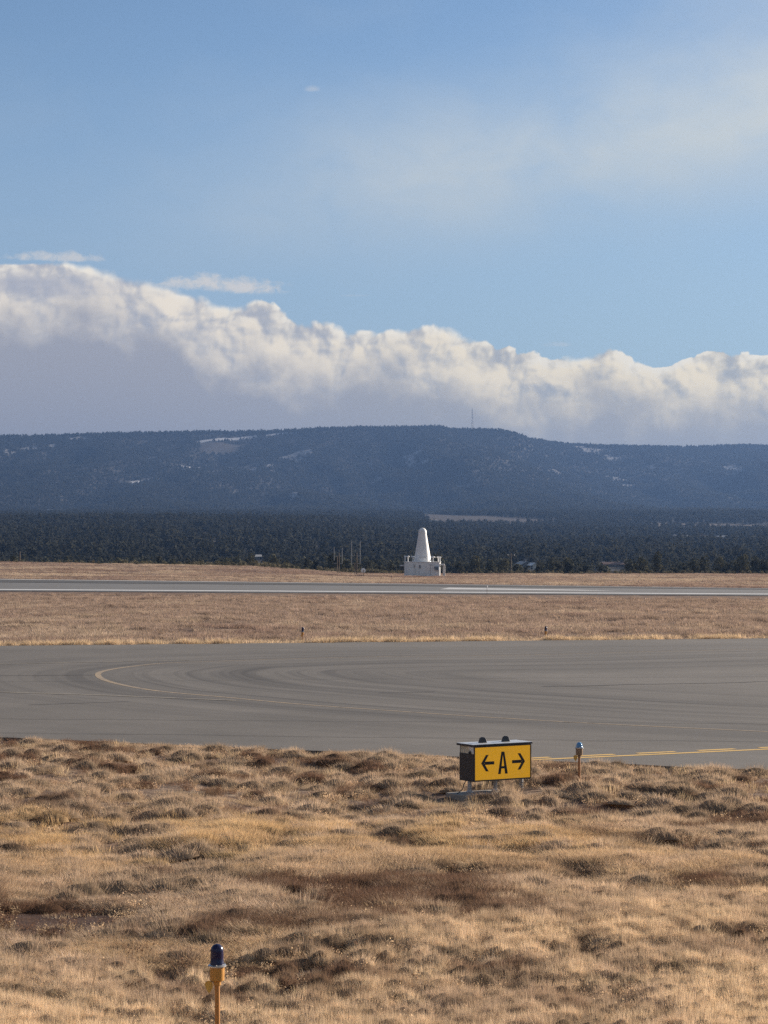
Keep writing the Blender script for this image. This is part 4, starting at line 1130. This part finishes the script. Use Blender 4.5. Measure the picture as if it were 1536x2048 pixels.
def wedge_points(n, y0, y1, margin=2.5, power=1.0):
    """points over the part of the field that the view and a step to either side can see"""
    u = rng.random(n); y = (y0 ** (1 + power) + u * (y1 ** (1 + power) - y0 ** (1 + power))) ** (1 / (1 + power))
    x = (rng.random(n) * 2 - 1) * (0.1700 * y + margin)
    return x, y

GOLD = np.array([0.66, 0.49, 0.30]); PALE = np.array([0.64, 0.51, 0.37]); BUFF = np.array([0.50, 0.39, 0.295]); RUSSET = np.array([0.28, 0.182, 0.135]); GREY = np.array([0.35, 0.282, 0.225]); DARK = np.array([0.115, 0.075, 0.055])

# -------- verge in front of the camera
def tuft_mesh(name, q): return raw_mesh(name, q[0], q[1], q[2], M_grass, q[3])
tufts = []
for s in range(4): tufts.append(tuft_mesh('bunch_grass', blades(120, 0.15, 0.25, 0.0036, 0.60, 100 + s)))
for s in range(3): tufts.append(tuft_mesh('tall_grass', blades(60, 0.15, 0.30, 0.0034, 0.34, 120 + s, seed_head=0.45, droop=0.3)))
for s in range(3): tufts.append(tuft_mesh('short_grass', blades(90, 0.16, 0.085, 0.0036, 0.9, 140 + s, hvar=0.6)))
for s in range(3): tufts.append(tuft_mesh('dry_weed', weed(160 + s, 0.14, 11, 0.0075)))
for s in range(4): tufts.append(tuft_mesh('cushion_grass', cushion(180 + s)))
C_tufts = proto('verge_plants', tufts)
T_BUNCH, T_TALL, T_SHORT, T_WEED, T_CUSHION = (0, 4), (4, 3), (7, 3), (10, 3), (13, 4)

def gauss(x, y, cx, cy, rx, ry): return np.exp(-(((x - cx) / rx) ** 2 + ((y - cy) / ry) ** 2))
def gp(px, py): return flat(px, py, 0.0)
def spot(x, y, px, py, wpx, hpx):
    cx, cy = gp(px, py); rx = wpx * cy / FPX; ry = hpx * cy * cy / (CAM_H * FPX)
    return gauss(x, y, cx, cy, rx, ry)
def near_h(y): return np.interp(y, [17, 21, 24.5, 28.5, 33], [0.38, 0.46, 0.66, 0.95, 1.0])
def verge_fields(x, y):
    short = sstep(25.0, 22.4, y + (fbm(x / 1.7, y / 1.7, 60, 3) - 0.5) * 3.5 - np.clip(x, -3, 3) * 0.85)
    bare = np.clip(1.7 * (fbm(x / 0.7, y / 0.9, 66, 3) * 0.9 + 0.55) * np.clip(spot(x, y, 90, 1835, 190, 40) * 1.1 + spot(x, y, 500, 1965, 230, 42) * 1.25 + spot(x, y, 690, 1905, 120, 18) * 0.8 + spot(x, y, 1190, 1905, 60, 18) + spot(x, y, 930, 1745, 130, 20) * 0.9
                   + spot(x, y, 1165, 1750, 60, 18) + spot(x, y, 830, 1690, 90, 16) * 0.9 + spot(x, y, 1480, 1880, 130, 16) * 0.7 + spot(x, y, 640, 1770, 60, 22) * 0.6 + spot(x, y, 960, 1935, 130, 14) * 0.7 + spot(x, y, 40, 1990, 80, 16) * 0.6, 0, 1) - 0.15, 0, 1)
    gold = np.clip(spot(x, y, 150, 1670, 360, 55) * 1.15 + spot(x, y, 720, 1680, 330, 45) * 0.8 + spot(x, y, 1000, 1700, 160, 36) * 0.6, 0, 1)
    back = sstep(30.0, 34.5, y + (fbm(x / 2.2, y / 2.2, 64, 3) - 0.5) * 5)
    return short, bare, gold, back
_vx = np.empty(len(ground.data.vertices) * 3, np.float32); ground.data.vertices.foreach_get('co', _vx); _vx = _vx.reshape(-1, 3)
_in = (_vx[:, 1] > 15) & (_vx[:, 1] < 54) & (np.abs(_vx[:, 0]) < 14)
_b = np.zeros(len(_vx), np.float32)
_b[_in] = np.clip(verge_fields(_vx[_in, 0], _vx[_in, 1])[1] + 0.9 * sstep(1.6, 0.5, y_near(_vx[_in, 0]) - _vx[_in, 1]), 0, 1)
ground.data.attributes.new('bare', 'FLOAT', 'POINT').data.foreach_set('value', _b)
# bunch centres: irregular mounds about half a metre apart
def bunch_centres(y0, y1, spacing):
    cx = []; yy = y0
    while yy < y1:
        half_w = 0.17 * yy + 2.2; n = int(2 * half_w / spacing)
        cx += [(-half_w + (i + 0.5 + rng.normal(0, 0.33)) * spacing, yy + rng.normal(0, 0.33) * spacing * 1.2) for i in range(n)]
        yy += spacing * 1.15
    return np.array(cx)
bc = bunch_centres(16.0, 54.0, 0.52)
bc_r = 0.16 + 0.20 * rng.random(len(bc)); bc_h = 0.65 + 0.55 * rng.random(len(bc))
P_, S_, I_, Cc_, Rz_ = [], [], [], [], []
DEAD = np.array([0.150, 0.088, 0.064])
def dead_patch(x, y):
    short_, bare_, gold_, back_ = verge_fields(x, y)
    f = sstep(0.57, 0.66, fbm(x / 1.15, y / 1.5, 201, 4)) * 0.85 + sstep(0.60, 0.68, fbm(x / 0.42, y / 0.5, 203, 3)) * 0.45
    return np.clip(f * (1 - 0.6 * short_) * (1 - 0.7 * gold_) + bare_ * 0.55, 0, 0.92)
def put(x, y, kinds, hscale, wscale, col, sink=0.0, dead=False):
    n = len(x)
    if n == 0: return
    if dead:
        f_ = dead_patch(x, y)[:, None]; f_ = f_ * (rng.random((n, 1)) < 0.25 + 0.75 * f_); col = col * (1 - f_) + DEAD * (0.7 + 0.6 * rng.random((n, 1))) * f_
    P_.append(np.stack([x, y, z_ground(x, y) - sink], 1)); S_.append(np.stack([wscale, wscale, hscale], 1))
    I_.append(kinds[0] + rng.integers(0, kinds[1], n)); Cc_.append(col); Rz_.append(rng.normal(0, 0.9, n))
def tone(n, base, var=0.16):
    v = 1 + rng.normal(0, var, n)[:, None]
    q = base * np.clip(v, 0.5, 1.5)
    return q * np.minimum(1.0, 0.78 / q.max(axis=1))[:, None]
def mixc(a, b, f): return a * (1 - f[:, None]) + b * f[:, None]
sign_clear = lambda x, y: (np.hypot((x - SIGN[0] + 0.15) / 1.10, (y - SIGN[1] + 0.35) / 0.68) < 0.95)
# 1: bunches (several tufts each), stronger towards the taxiway
rep = 8
bx = np.repeat(bc[:, 0], rep); by = np.repeat(bc[:, 1], rep); br_ = np.repeat(bc_r, rep); bh = np.repeat(bc_h, rep)
ang = rng.random(len(bx)) * 6.283; rad_ = br_ * np.sqrt(rng.random(len(bx)))
x = bx + np.cos(ang) * rad_ * 1.35; y = by + np.sin(ang) * rad_ * 0.9
short, bare, gold, back = verge_fields(x, y)
keep = (y < y_near(x) - 0.35) & ~sign_clear(x, y) & (rng.random(len(x)) > short * 0.97) & (rng.random(len(x)) > bare * 0.9) & (rng.random(len(x)) < 0.55 + 0.45 * back)
patch = fbm(x / 3.2, y / 3.2, 71, 3)
keep &= (fbm(bx / 1.2, by / 1.5, 75, 3) > 0.44) & (rng.random(len(bx)) < 1 - 0.45 * back)
x, y, bh, rad_, br_, back, gold, patch = [q[keep] for q in (x, y, bh, rad_, br_, back, gold, patch)]
hs = bh * (0.62 + 0.22 * (1 - back) + 0.1 * gold) * (1 - 0.35 * (rad_ / br_) ** 2) * near_h(y)
c = mixc(np.tile(BUFF, (len(x), 1)), np.tile(PALE, (len(x), 1)), sstep(0.35, 0.65, patch))
c = mixc(c, np.tile(GOLD * 1.08, (len(x), 1)), gold * 0.85)
c = mixc(c, np.tile(RUSSET, (len(x), 1)), sstep(0.58, 0.74, fbm(x / 2.4, y / 2.4, 77, 3)) * 0.5)
put(x, y, T_BUNCH, hs, 0.75 + 0.35 * rng.random(len(x)), tone(len(x), c), dead=True)
# 1b: dense rounded cushions with bare gaps between them
cc = bunch_centres(22.5, 54.0, 0.47)
x, y = cc[:, 0], cc[:, 1]
short, bare, gold, back = verge_fields(x, y)
keep = (y < y_near(x) - 0.45) & ~sign_clear(x, y) & (rng.random(len(x)) < 0.10 + 0.66 * back) & (rng.random(len(x)) > bare * 0.9) & (rng.random(len(x)) > short) & (y < y_near(x) - 0.7)
x, y, gold, back = x[keep], y[keep], gold[keep], back[keep]
c = mixc(np.tile(GREY * 1.08, (len(x), 1)), np.tile(PALE, (len(x), 1)), sstep(0.30, 0.62, fbm(x / 2.2, y / 2.6, 71, 3)))
c = mixc(c, np.tile(GOLD * 1.08, (len(x), 1)), gold * 0.85)
sz = 0.48 + 0.58 * rng.random(len(x)) ** 1.4
put(x, y, T_CUSHION, sz * (0.75 + 0.5 * rng.random(len(x))) * near_h(y), sz, tone(len(x), c, 0.12), dead=True)
# 2: continuous tall grass in the middle ground
x, y = wedge_points(24000, 19.0, 34.5, 2.4)
short, bare, gold, back = verge_fields(x, y)
dens = (1 - short) * (1 - bare * 0.95) * (1 - back * 0.8) * sstep(0.42, 0.54, fbm(x / 1.1, y / 1.4, 81, 4))
keep = (rng.random(len(x)) < dens) & (y < y_near(x) - 0.4)
x, y, gold = x[keep], y[keep], gold[keep]
hmap = (0.55 + 0.75 * fbm(x / 1.3, y / 1.7, 83, 3)) * near_h(y)
c = mixc(np.tile(BUFF * 1.12, (len(x), 1)), np.tile(GOLD, (len(x), 1)), np.clip(gold + sstep(0.5, 0.7, fbm(x / 2, y / 2, 85, 3)) * 0.5, 0, 1))
k2 = rng.random(len(x)) < 0.62
put(x[k2], y[k2], T_TALL, hmap[k2] * 0.92, 0.8 + 0.4 * rng.random(k2.sum()), tone(k2.sum(), c[k2]), dead=True)
put(x[~k2], y[~k2], T_BUNCH, hmap[~k2] * 0.80, 0.8 + 0.4 * rng.random((~k2).sum()), tone((~k2).sum(), c[~k2]))
# 3: short mat everywhere, thick and pale in the mown strip nearest the camera
x, y = wedge_points(30000, 15.5, 53.5, 2.4)
short, bare, gold, back = verge_fields(x, y)
dens = np.clip(0.62 + short * 0.6 - back * 0.40, 0.04, 1) * (1 - 0.92 * bare) * (sstep(0.36, 0.54, fbm(x / 0.55, y / 0.7, 89, 3)) * (1 - short) + short * (0.35 + 0.65 * sstep(0.40, 0.56, fbm(x / 1.4, y / 0.9, 93, 4)))) * np.where(short > 0.4, sstep(0.18, 0.42, fbm(x / 0.9, y / 1.3, 91, 3)), 1)
keep = (rng.random(len(x)) < dens) & (y < y_near(x) - 0.25) & ~sign_clear(x, y)
x, y, short, bare = x[keep], y[keep], short[keep], bare[keep]
c = mixc(np.tile(BUFF, (len(x), 1)), np.tile(PALE * 1.18, (len(x), 1)), short)
c = mixc(c, np.tile(GREY, (len(x), 1)), bare * 0.5)
put(x, y, T_SHORT, (0.55 + 0.75 * rng.random(len(x))) * (1 - 0.25 * short), (0.75 + 0.5 * rng.random(len(x))) * (1 - 0.5 * short), tone(len(x), c, 0.2), dead=True)
# 3b: finer mown sward close to the camera
x, y = wedge_points(62000, 15.5, 26.5, 2.4)
short, bare, gold, back = verge_fields(x, y)
dens = short * (1 - 0.90 * bare) * (0.25 + 0.75 * sstep(0.36, 0.52, fbm(x / 0.8, y / 0.7, 99, 4)))
keep = rng.random(len(x)) < dens
x, y = x[keep], y[keep]
c = mixc(np.tile(BUFF, (len(x), 1)), np.tile(PALE * 1.2, (len(x), 1)), sstep(0.34, 0.56, fbm(x / 1.3, y / 1.1, 98, 3)))
put(x, y, T_SHORT, 0.45 + 0.75 * rng.random(len(x)) ** 1.5, 0.30 + 0.32 * rng.random(len(x)), tone(len(x), c, 0.22), dead=True)
# 4: dark dry weeds in the bare patches and here and there
x, y = wedge_points(36000, 16.5, 50.0, 2.4)
short, bare, gold, back = verge_fields(x, y)
dens = np.clip(bare * 0.22 + 0.05 + 0.22 * short * (1 - bare) + 0.30 * sstep(0.55, 0.7, fbm(x / 1.4, y / 1.4, 95, 3)) * (1 - short * 0.6), 0, 1)
keep = (rng.random(len(x)) < dens) & (y < y_near(x) - 0.3) & ~sign_clear(x, y)
x, y = x[keep], y[keep]
pal = (rng.random(len(x)) < 0.38 + 0.3 * short[keep])[:, None]
c = np.where(pal, PALE * 0.95, RUSSET * 0.62)
put(x, y, T_WEED, 0.6 + 0.7 * rng.random(len(x)), 0.7 + 0.7 * rng.random(len(x)), tone(len(x), c, 0.25))
# 5: ragged fringe on the pavement edge
x = (rng.random(2200) * 2 - 1) * 11; y = y_near(x) - 0.10 - np.abs(rng.normal(0, 0.35, len(x)))
keep = fbm(x / 0.8, y * 0 + 1, 97, 3) > 0.52
x, y = x[keep], y[keep]
put(x, y, T_BUNCH, 0.30 + 0.45 * rng.random(len(x)), 0.5 + 0.5 * rng.random(len(x)), tone(len(x), np.tile(BUFF, (len(x), 1)), 0.2), dead=True)
# stones and crumbled asphalt along the pavement edge and in the bare soil
stones = []
for s in range(4):
    g_ = np.random.default_rng(250 + s); bm = bmesh.new(); bmesh.ops.create_icosphere(bm, subdivisions=1, radius=0.5)
    for v in bm.verts: v.co = Vector((v.co.x * (1 + g_.normal(0, 0.14)), v.co.y * (0.8 + g_.normal(0, 0.12)), v.co.z * (0.55 + g_.normal(0, 0.08))))
    me = bpy.data.meshes.new('stone'); bm.to_mesh(me); bm.free(); me.materials.append(M_stone); stones.append(me)
C_stone = proto('loose_stones', stones)
xs1 = (rng.random(2600) * 2 - 1) * 11; ys1 = y_near(xs1) - 0.25 + rng.normal(0, 0.28, len(xs1))
xs2, ys2 = wedge_points(26000, 17.0, 36.0, 1.5); k_ = (rng.random(len(xs2)) < verge_fields(xs2, ys2)[1] * 0.5); xs2, ys2 = xs2[k_], ys2[k_]
xs3 = np.concatenate([xs1, xs2]); ys3 = np.concatenate([ys1, ys2])
zs3 = np.where(ys3 > y_near(xs3), PAVE_Z, z_ground(xs3, ys3)); ss3 = 0.010 + 0.028 * rng.random(len(xs3)) ** 3
scatter('gravel', C_stone, np.stack([xs3, ys3, zs3], 1), rng.random(len(xs3)) * 6.283, np.stack([ss3] * 3, 1), rng.integers(0, 4, len(xs3)))
pos = np.concatenate(P_); print('verge tufts', len(pos))
scatter('dry_grass', C_tufts, pos, np.concatenate(Rz_), np.concatenate(S_), np.concatenate(I_), np.concatenate(Cc_), rng.normal(0, 0.10, (len(pos), 2)))

# -------- grass between taxiway and runway, and beyond the runway
far_t = []
for s in range(4): far_t.append(tuft_mesh('field_tuft', blades(70, 0.30, 0.30, 0.014, 0.55, 200 + s)))
for s in range(2): far_t.append(tuft_mesh('field_mat', blades(70, 0.42, 0.13, 0.016, 0.9, 220 + s)))
C_far = proto('field_plants', far_t)
P_, S_, I_, Cc_, Rz_ = [], [], [], [], []
F_FAR = np.array([0.345, 0.27, 0.23]); F_PALE = np.array([0.46, 0.375, 0.305]); F_RED = np.array([0.25, 0.18, 0.162])
x, y = wedge_points(52000, 92.0, 245.0, 6.0, 0.6)
n1 = fbm(x / 7, y / 9, 101, 4); n2 = fbm(x / 2.2, y / 3.0, 103, 3)
ok = (y > y_far(x) + 0.5) & (y < y_rn(x) - 14.0) & (rng.random(len(x)) < 0.06 + 1.0 * sstep(0.42, 0.56, n2 * 0.65 + n1 * 0.35))
x, y, n1, n2 = x[ok], y[ok], n1[ok], n2[ok]
c = mixc(np.tile(F_FAR, (len(x), 1)), np.tile(F_PALE, (len(x), 1)), sstep(0.48, 0.66, n1) * 0.8)
c = mixc(c, np.tile(F_RED, (len(x), 1)), sstep(0.52, 0.68, fbm(x / 11, y / 6, 105, 3)) * 0.7)
near_e = sstep(5.0, 0.8, y - y_far(x)); c = mixc(c, np.tile(PALE, (len(x), 1)), near_e * 0.5)
hs = (0.45 + 0.85 * sstep(0.4, 0.65, n2)) * (1 - 0.5 * near_e)
put(x, y, (0, 4), hs, 0.8 + 0.6 * rng.random(len(x)), tone(len(x), c, 0.18))
x, y = wedge_points(15000, 92.0, 245.0, 6.0, 0.6)
ok = (y > y_far(x) + 0.35) & (y < y_rn(x) - 7.0); x, y = x[ok], y[ok]
near_e = sstep(4.0, 0.6, y - y_far(x)); c = mixc(np.tile(F_FAR * 1.05, (len(x), 1)), np.tile(PALE * 0.9, (len(x), 1)), near_e)
put(x, y, (4, 2), 0.6 + 0.7 * rng.random(len(x)), 0.8 + 0.7 * rng.random(len(x)), tone(len(x), c, 0.18))
# pale fringe along the far edge of the taxiway
x = (rng.random(700) * 2 - 1) * 26; y = y_far(x) + 0.5 + np.abs(rng.normal(0, 0.5, len(x)))
ok = fbm(x / 1.8, y * 0 + 3, 107, 3) > 0.40; x, y = x[ok], y[ok]
put(x, y, (4, 2), 0.9 + 0.9 * rng.random(len(x)), 0.5 + 0.4 * rng.random(len(x)), tone(len(x), np.tile(PALE * 0.95, (len(x), 1)), 0.15))
# beyond the runway
x, y = wedge_points(42000, 270.0, 498.0, 8.0, 0.4)
n1 = fbm(x / 16, y / 22, 111, 4); n2 = fbm(x / 4, y / 7, 113, 3)
ok = (y > y_rf(x) + 1.2) & (rng.random(len(x)) < 0.3 + 0.8 * sstep(0.38, 0.58, n2)); x, y, n1, n2 = x[ok], y[ok], n1[ok], n2[ok]
c = mixc(np.tile(F_FAR * 1.08, (len(x), 1)), np.tile(F_PALE * 1.02, (len(x), 1)), sstep(0.42, 0.62, n1))
c = mixc(c, np.tile(F_RED, (len(x), 1)), sstep(0.5, 0.66, fbm(x / 30, y / 10, 115, 3)) * 0.8)
put(x, y, (0, 4), 0.7 + 0.6 * sstep(0.4, 0.65, n2), 1.2 + 0.9 * rng.random(len(x)), tone(len(x), c, 0.15))
pos = np.concatenate(P_); print('field tufts', len(pos))
scatter('field_grass', C_far, pos, np.concatenate(Rz_), np.concatenate(S_), np.concatenate(I_), np.concatenate(Cc_), rng.normal(0, 0.08, (len(pos), 2)))

# -------- trees and brush
def crown_mesh(name, seed, n, w, h, leaf, material, z0=0.0, lumps=7):
    g = np.random.default_rng(seed); cs = []
    for i in range(lumps):
        t_ = (i + 0.5) / lumps; ang = g.random() * 6.283; rr = w * 0.30 * (1 - 0.55 * t_) * g.random() ** 0.5
        cs.append((rr * math.cos(ang), rr * math.sin(ang), z0 + h * (0.16 + 0.68 * t_), w * (0.34 - 0.15 * t_) * (0.8 + 0.45 * g.random()), h * (0.17 + 0.08 * g.random())))
    V = []; Lp = []; St = []; Sh = []
    for k_ in range(n):
        cx, cy, cz, rx, rz_ = cs[g.integers(0, lumps)]
        u = g.normal(0, 1, 3); u /= np.linalg.norm(u); q = np.array([cx + u[0] * rx, cy + u[1] * rx, cz + u[2] * rz_]) + g.normal(0, leaf * 0.3, 3)
        nrm = u + g.normal(0, 0.55, 3); nrm /= np.linalg.norm(nrm)
        a = np.cross(nrm, g.normal(0, 1, 3)); a /= np.linalg.norm(a); b = np.cross(nrm, a); s = leaf * (0.6 + 0.8 * g.random())
        tn = 0.75 + 0.5 * g.random(); v0 = len(V)
        V += [q - a * s, q + b * s * 0.8, q + a * s, q - b * s * 0.7]; Sh += [np.array([tn, tn, tn * 0.95, 1.0])] * 4
        St.append(len(Lp)); Lp += [v0, v0 + 1, v0 + 2, v0 + 3]
    return raw_mesh(name, V, Lp, St, material, Sh)
def trunk_mesh(name, seed, h, r):
    g = np.random.default_rng(seed); b = MB(); b.tube([(0, 0, -0.4), (g.normal(0, 0.05), g.normal(0, 0.05), h * 0.35), (g.normal(0, 0.1), g.normal(0, 0.1), h * 0.8)], r, 7, r * 0.35)
    for i in range(4):
        a = g.random() * 6.283; z_ = h * (0.25 + 0.12 * i); b.tube([(0, 0, z_), (math.cos(a) * h * 0.2, math.sin(a) * h * 0.2, z_ + h * 0.16)], r * 0.4, 5, r * 0.15)
    me = bpy.data.meshes.new(name); me.from_pydata([tuple(v) for v in b.v], [], b.f); me.materials.append(M_bark); me.update(); return me
crowns = [crown_mesh('crown', 300 + i, 520, 3.6 + 0.5 * (i % 3), 4.4 + 0.5 * (i % 4), 0.27, M_leaf, 0.25, 6 + i % 4) for i in range(7)]
trunks = [trunk_mesh('trunk', 320 + i, 4.0, 0.16) for i in range(3)]
def tree_points(n, y0, y1, margin):
    x, y = wedge_points(n, y0, y1, margin); return x, y
x, y = tree_points(2900, 508, 1000, 14)
side = sstep(-60, 20, x)                                       # brush thins out on the left edge
dens = np.where(y < 600, 0.25 + 0.65 * side, 0.9) * (0.45 + 0.9 * sstep(0.3, 0.6, fbm(x / 24, y / 30, 121, 3)))
ok = rng.random(len(x)) < dens
def clear_of_sites(x, y, lane):
    """keeps the ground in front of each building open, a lane as long as it takes to see its wall"""
    ok = np.ones(len(x), bool)
    for (hx_, hy_, r_) in building_sites:
        ok &= ~((np.abs(x - hx_ * y / hy_) < r_ + 2.0) & (y < hy_ + r_ + 2) & (y > hy_ - lane * hy_))
    return ok
ok &= clear_of_sites(x, y, 0.36)
x, y = x[ok], y[ok]
zt = z_ground(x, y); sc_ = 0.62 + 0.55 * rng.random(len(x)); sc_ *= np.where(y < 640, 0.62 + 0.3 * rng.random(len(x)), 1.0)
app = sc_ / y; vis = (np.abs(x) < 0.1685 * y + 4)
order = np.argsort(-np.where(vis, app, 0)); single = order[:290]; rest = order[290:]
def stretch(x, y):
    px = 768 + x / y * FPX
    for lim, where in ((300, 'at the far left end of the airfield edge'), (640, 'left of the antenna frames'), (800, 'behind the antenna frames, left of the white tower'), (1010, 'just right of the white tower'),
                       (1200, 'behind the wire fence, around the grey brown house'), (1360, 'behind the wire fence, right of the white cabinet')):
        if px < lim: return where
    return 'at the far right end of the wire fence'
tallest = {}
for i in single:
    w_ = stretch(x[i], y[i])
    if w_ not in tallest or sc_[i] / y[i] > sc_[tallest[w_]] / y[tallest[w_]]: tallest[w_] = i
for i in single:
    root = empty('juniper_tree', (x[i], y[i], zt[i]), rng.random() * 6.283); s = float(sc_[i]); root.scale = (s * (0.9 + 0.25 * rng.random()),) * 2 + (s,)
    w_ = stretch(x[i], y[i])
    prop(root, ('tallest dark green juniper ' if tallest[w_] == i else 'dark green rounded juniper ') + w_, 'juniper tree', 'junipers ' + w_)
    for nm, me in (('trunk', trunks[i % 3]), ('crown', crowns[i % 7])):
        o = bpy.data.objects.new(nm, me); COL.objects.link(o); o.parent = root
far_crowns = [crown_mesh('far_crown', 340 + i, 150, 4.2, 5.6 + 0.8 * (i % 3), 0.52, M_leaf_far, 0.0, 6) for i in range(6)]
C_forest = proto('forest_trees', far_crowns)
def clear_of_fields(x, y, extra=0.0):
    ok = np.ones(len(x), bool)
    for poly, _ in fields: ok &= ~in_poly(x, y, poly)
    for poly in snow: ok &= ~in_poly(x, y, poly)
    return ok
X_, Y_, Sc_ = [x[rest]], [y[rest]], [sc_[rest] * 0.9]
xa, ya = wedge_points(24000, 940, 3420, 60)
d = 0.55 + 0.6 * sstep(0.3, 0.55, fbm(xa / 70, ya / 90, 131, 3)); ok = (rng.random(len(xa)) < d) & clear_of_fields(xa, ya)
ok &= clear_of_sites(xa, ya, 0.085)
X_.append(xa[ok]); Y_.append(ya[ok]); Sc_.append(0.75 + 0.65 * rng.random(ok.sum()))
xa, ya = np.concatenate(X_), np.concatenate(Y_); s_ = np.concatenate(Sc_)
scatter('forest', C_forest, np.stack([xa, ya, z_ground(xa, ya) - 0.2], 1), rng.random(len(xa)) * 6.283, np.stack([s_ * 1.05, s_ * 1.05, s_], 1), rng.integers(0, 6, len(xa)))
print('forest', len(xa))
# wooded mesa
mesa_crowns = [crown_mesh('slope_crown', 360 + i, 46, 5.0, 6.4 + (i % 3), 1.05, M_leaf_far, -0.4, 5) for i in range(5)]
C_mesa = proto('slope_trees', mesa_crowns)
n = 95000; xa = (rng.random(n) * 2 - 1); ya = 3400 + rng.random(n) * 2950; xa = xa * (0.176 * ya + 60)
ridge = np.interp(xa, _rx, _ry); ok = (ya < ridge + 90)
b = bare_amount(xa, ya); dn = np.clip(0.55 + 0.7 * sstep(0.3, 0.62, fbm(xa / 120, ya / 200, 141, 4)), 0, 1) * (1 - 0.9 * b); dn = np.where(ya > ridge - 60, 0.95, dn)
ok &= (rng.random(n) < dn) & clear_of_fields(xa, ya) & clear_of_sites(xa, ya, 0.06)
xa, ya = xa[ok], ya[ok]
# a denser row along the rim
xr = (rng.random(1500) * 2 - 1) * 1080; yr = np.interp(xr, _rx, _ry) - 10 + rng.normal(0, 18, len(xr)); okr = (fbm(xr / 22, xr * 0, 143, 3) > 0.34)
xa = np.concatenate([xa, xr[okr]]); ya = np.concatenate([ya, yr[okr]])
mx_ok = np.hypot(xa - xm_, (ya - Yt)) > 9; xa, ya = xa[mx_ok], ya[mx_ok]
s_ = 0.60 + 0.6 * rng.random(len(xa)) ** 1.5
scatter('mesa_forest', C_mesa, np.stack([xa, ya, z_ground(xa, ya) - 0.3], 1), rng.random(len(xa)) * 6.283, np.stack([s_ * 1.1, s_ * 1.1, s_], 1), rng.integers(0, 5, len(xa)))
print('mesa', len(xa))
# sagebrush band along the field edge
bush = [crown_mesh('sage_crown', 380 + i, 110, 1.5, 1.15, 0.13, M_sage, 0.0, 5) for i in range(4)]
C_bush = proto('sage_plants', bush)
x, y = wedge_points(5200, 478, 640, 10, 0.2)
lim = np.interp(x, [-90, -45, -28, -5, 10, 100], [486, 484, 470, 474, 492, 492])
ok = (y > lim) & (rng.random(len(x)) < 0.35 + 0.6 * sstep(0.4, 0.6, fbm(x / 9, y / 9, 151, 3)))
x, y = x[ok], y[ok]; s_ = 0.55 + 0.75 * rng.random(len(x)); s_ *= np.interp(x, [-80, -45, -20, 10], [0.65, 0.9, 1.15, 0.8])
scatter('sagebrush', C_bush, np.stack([x, y, z_ground(x, y) - 0.05], 1), rng.random(len(x)) * 6.283, np.stack([s_, s_, s_ * 0.9], 1), rng.integers(0, 4, len(x)))
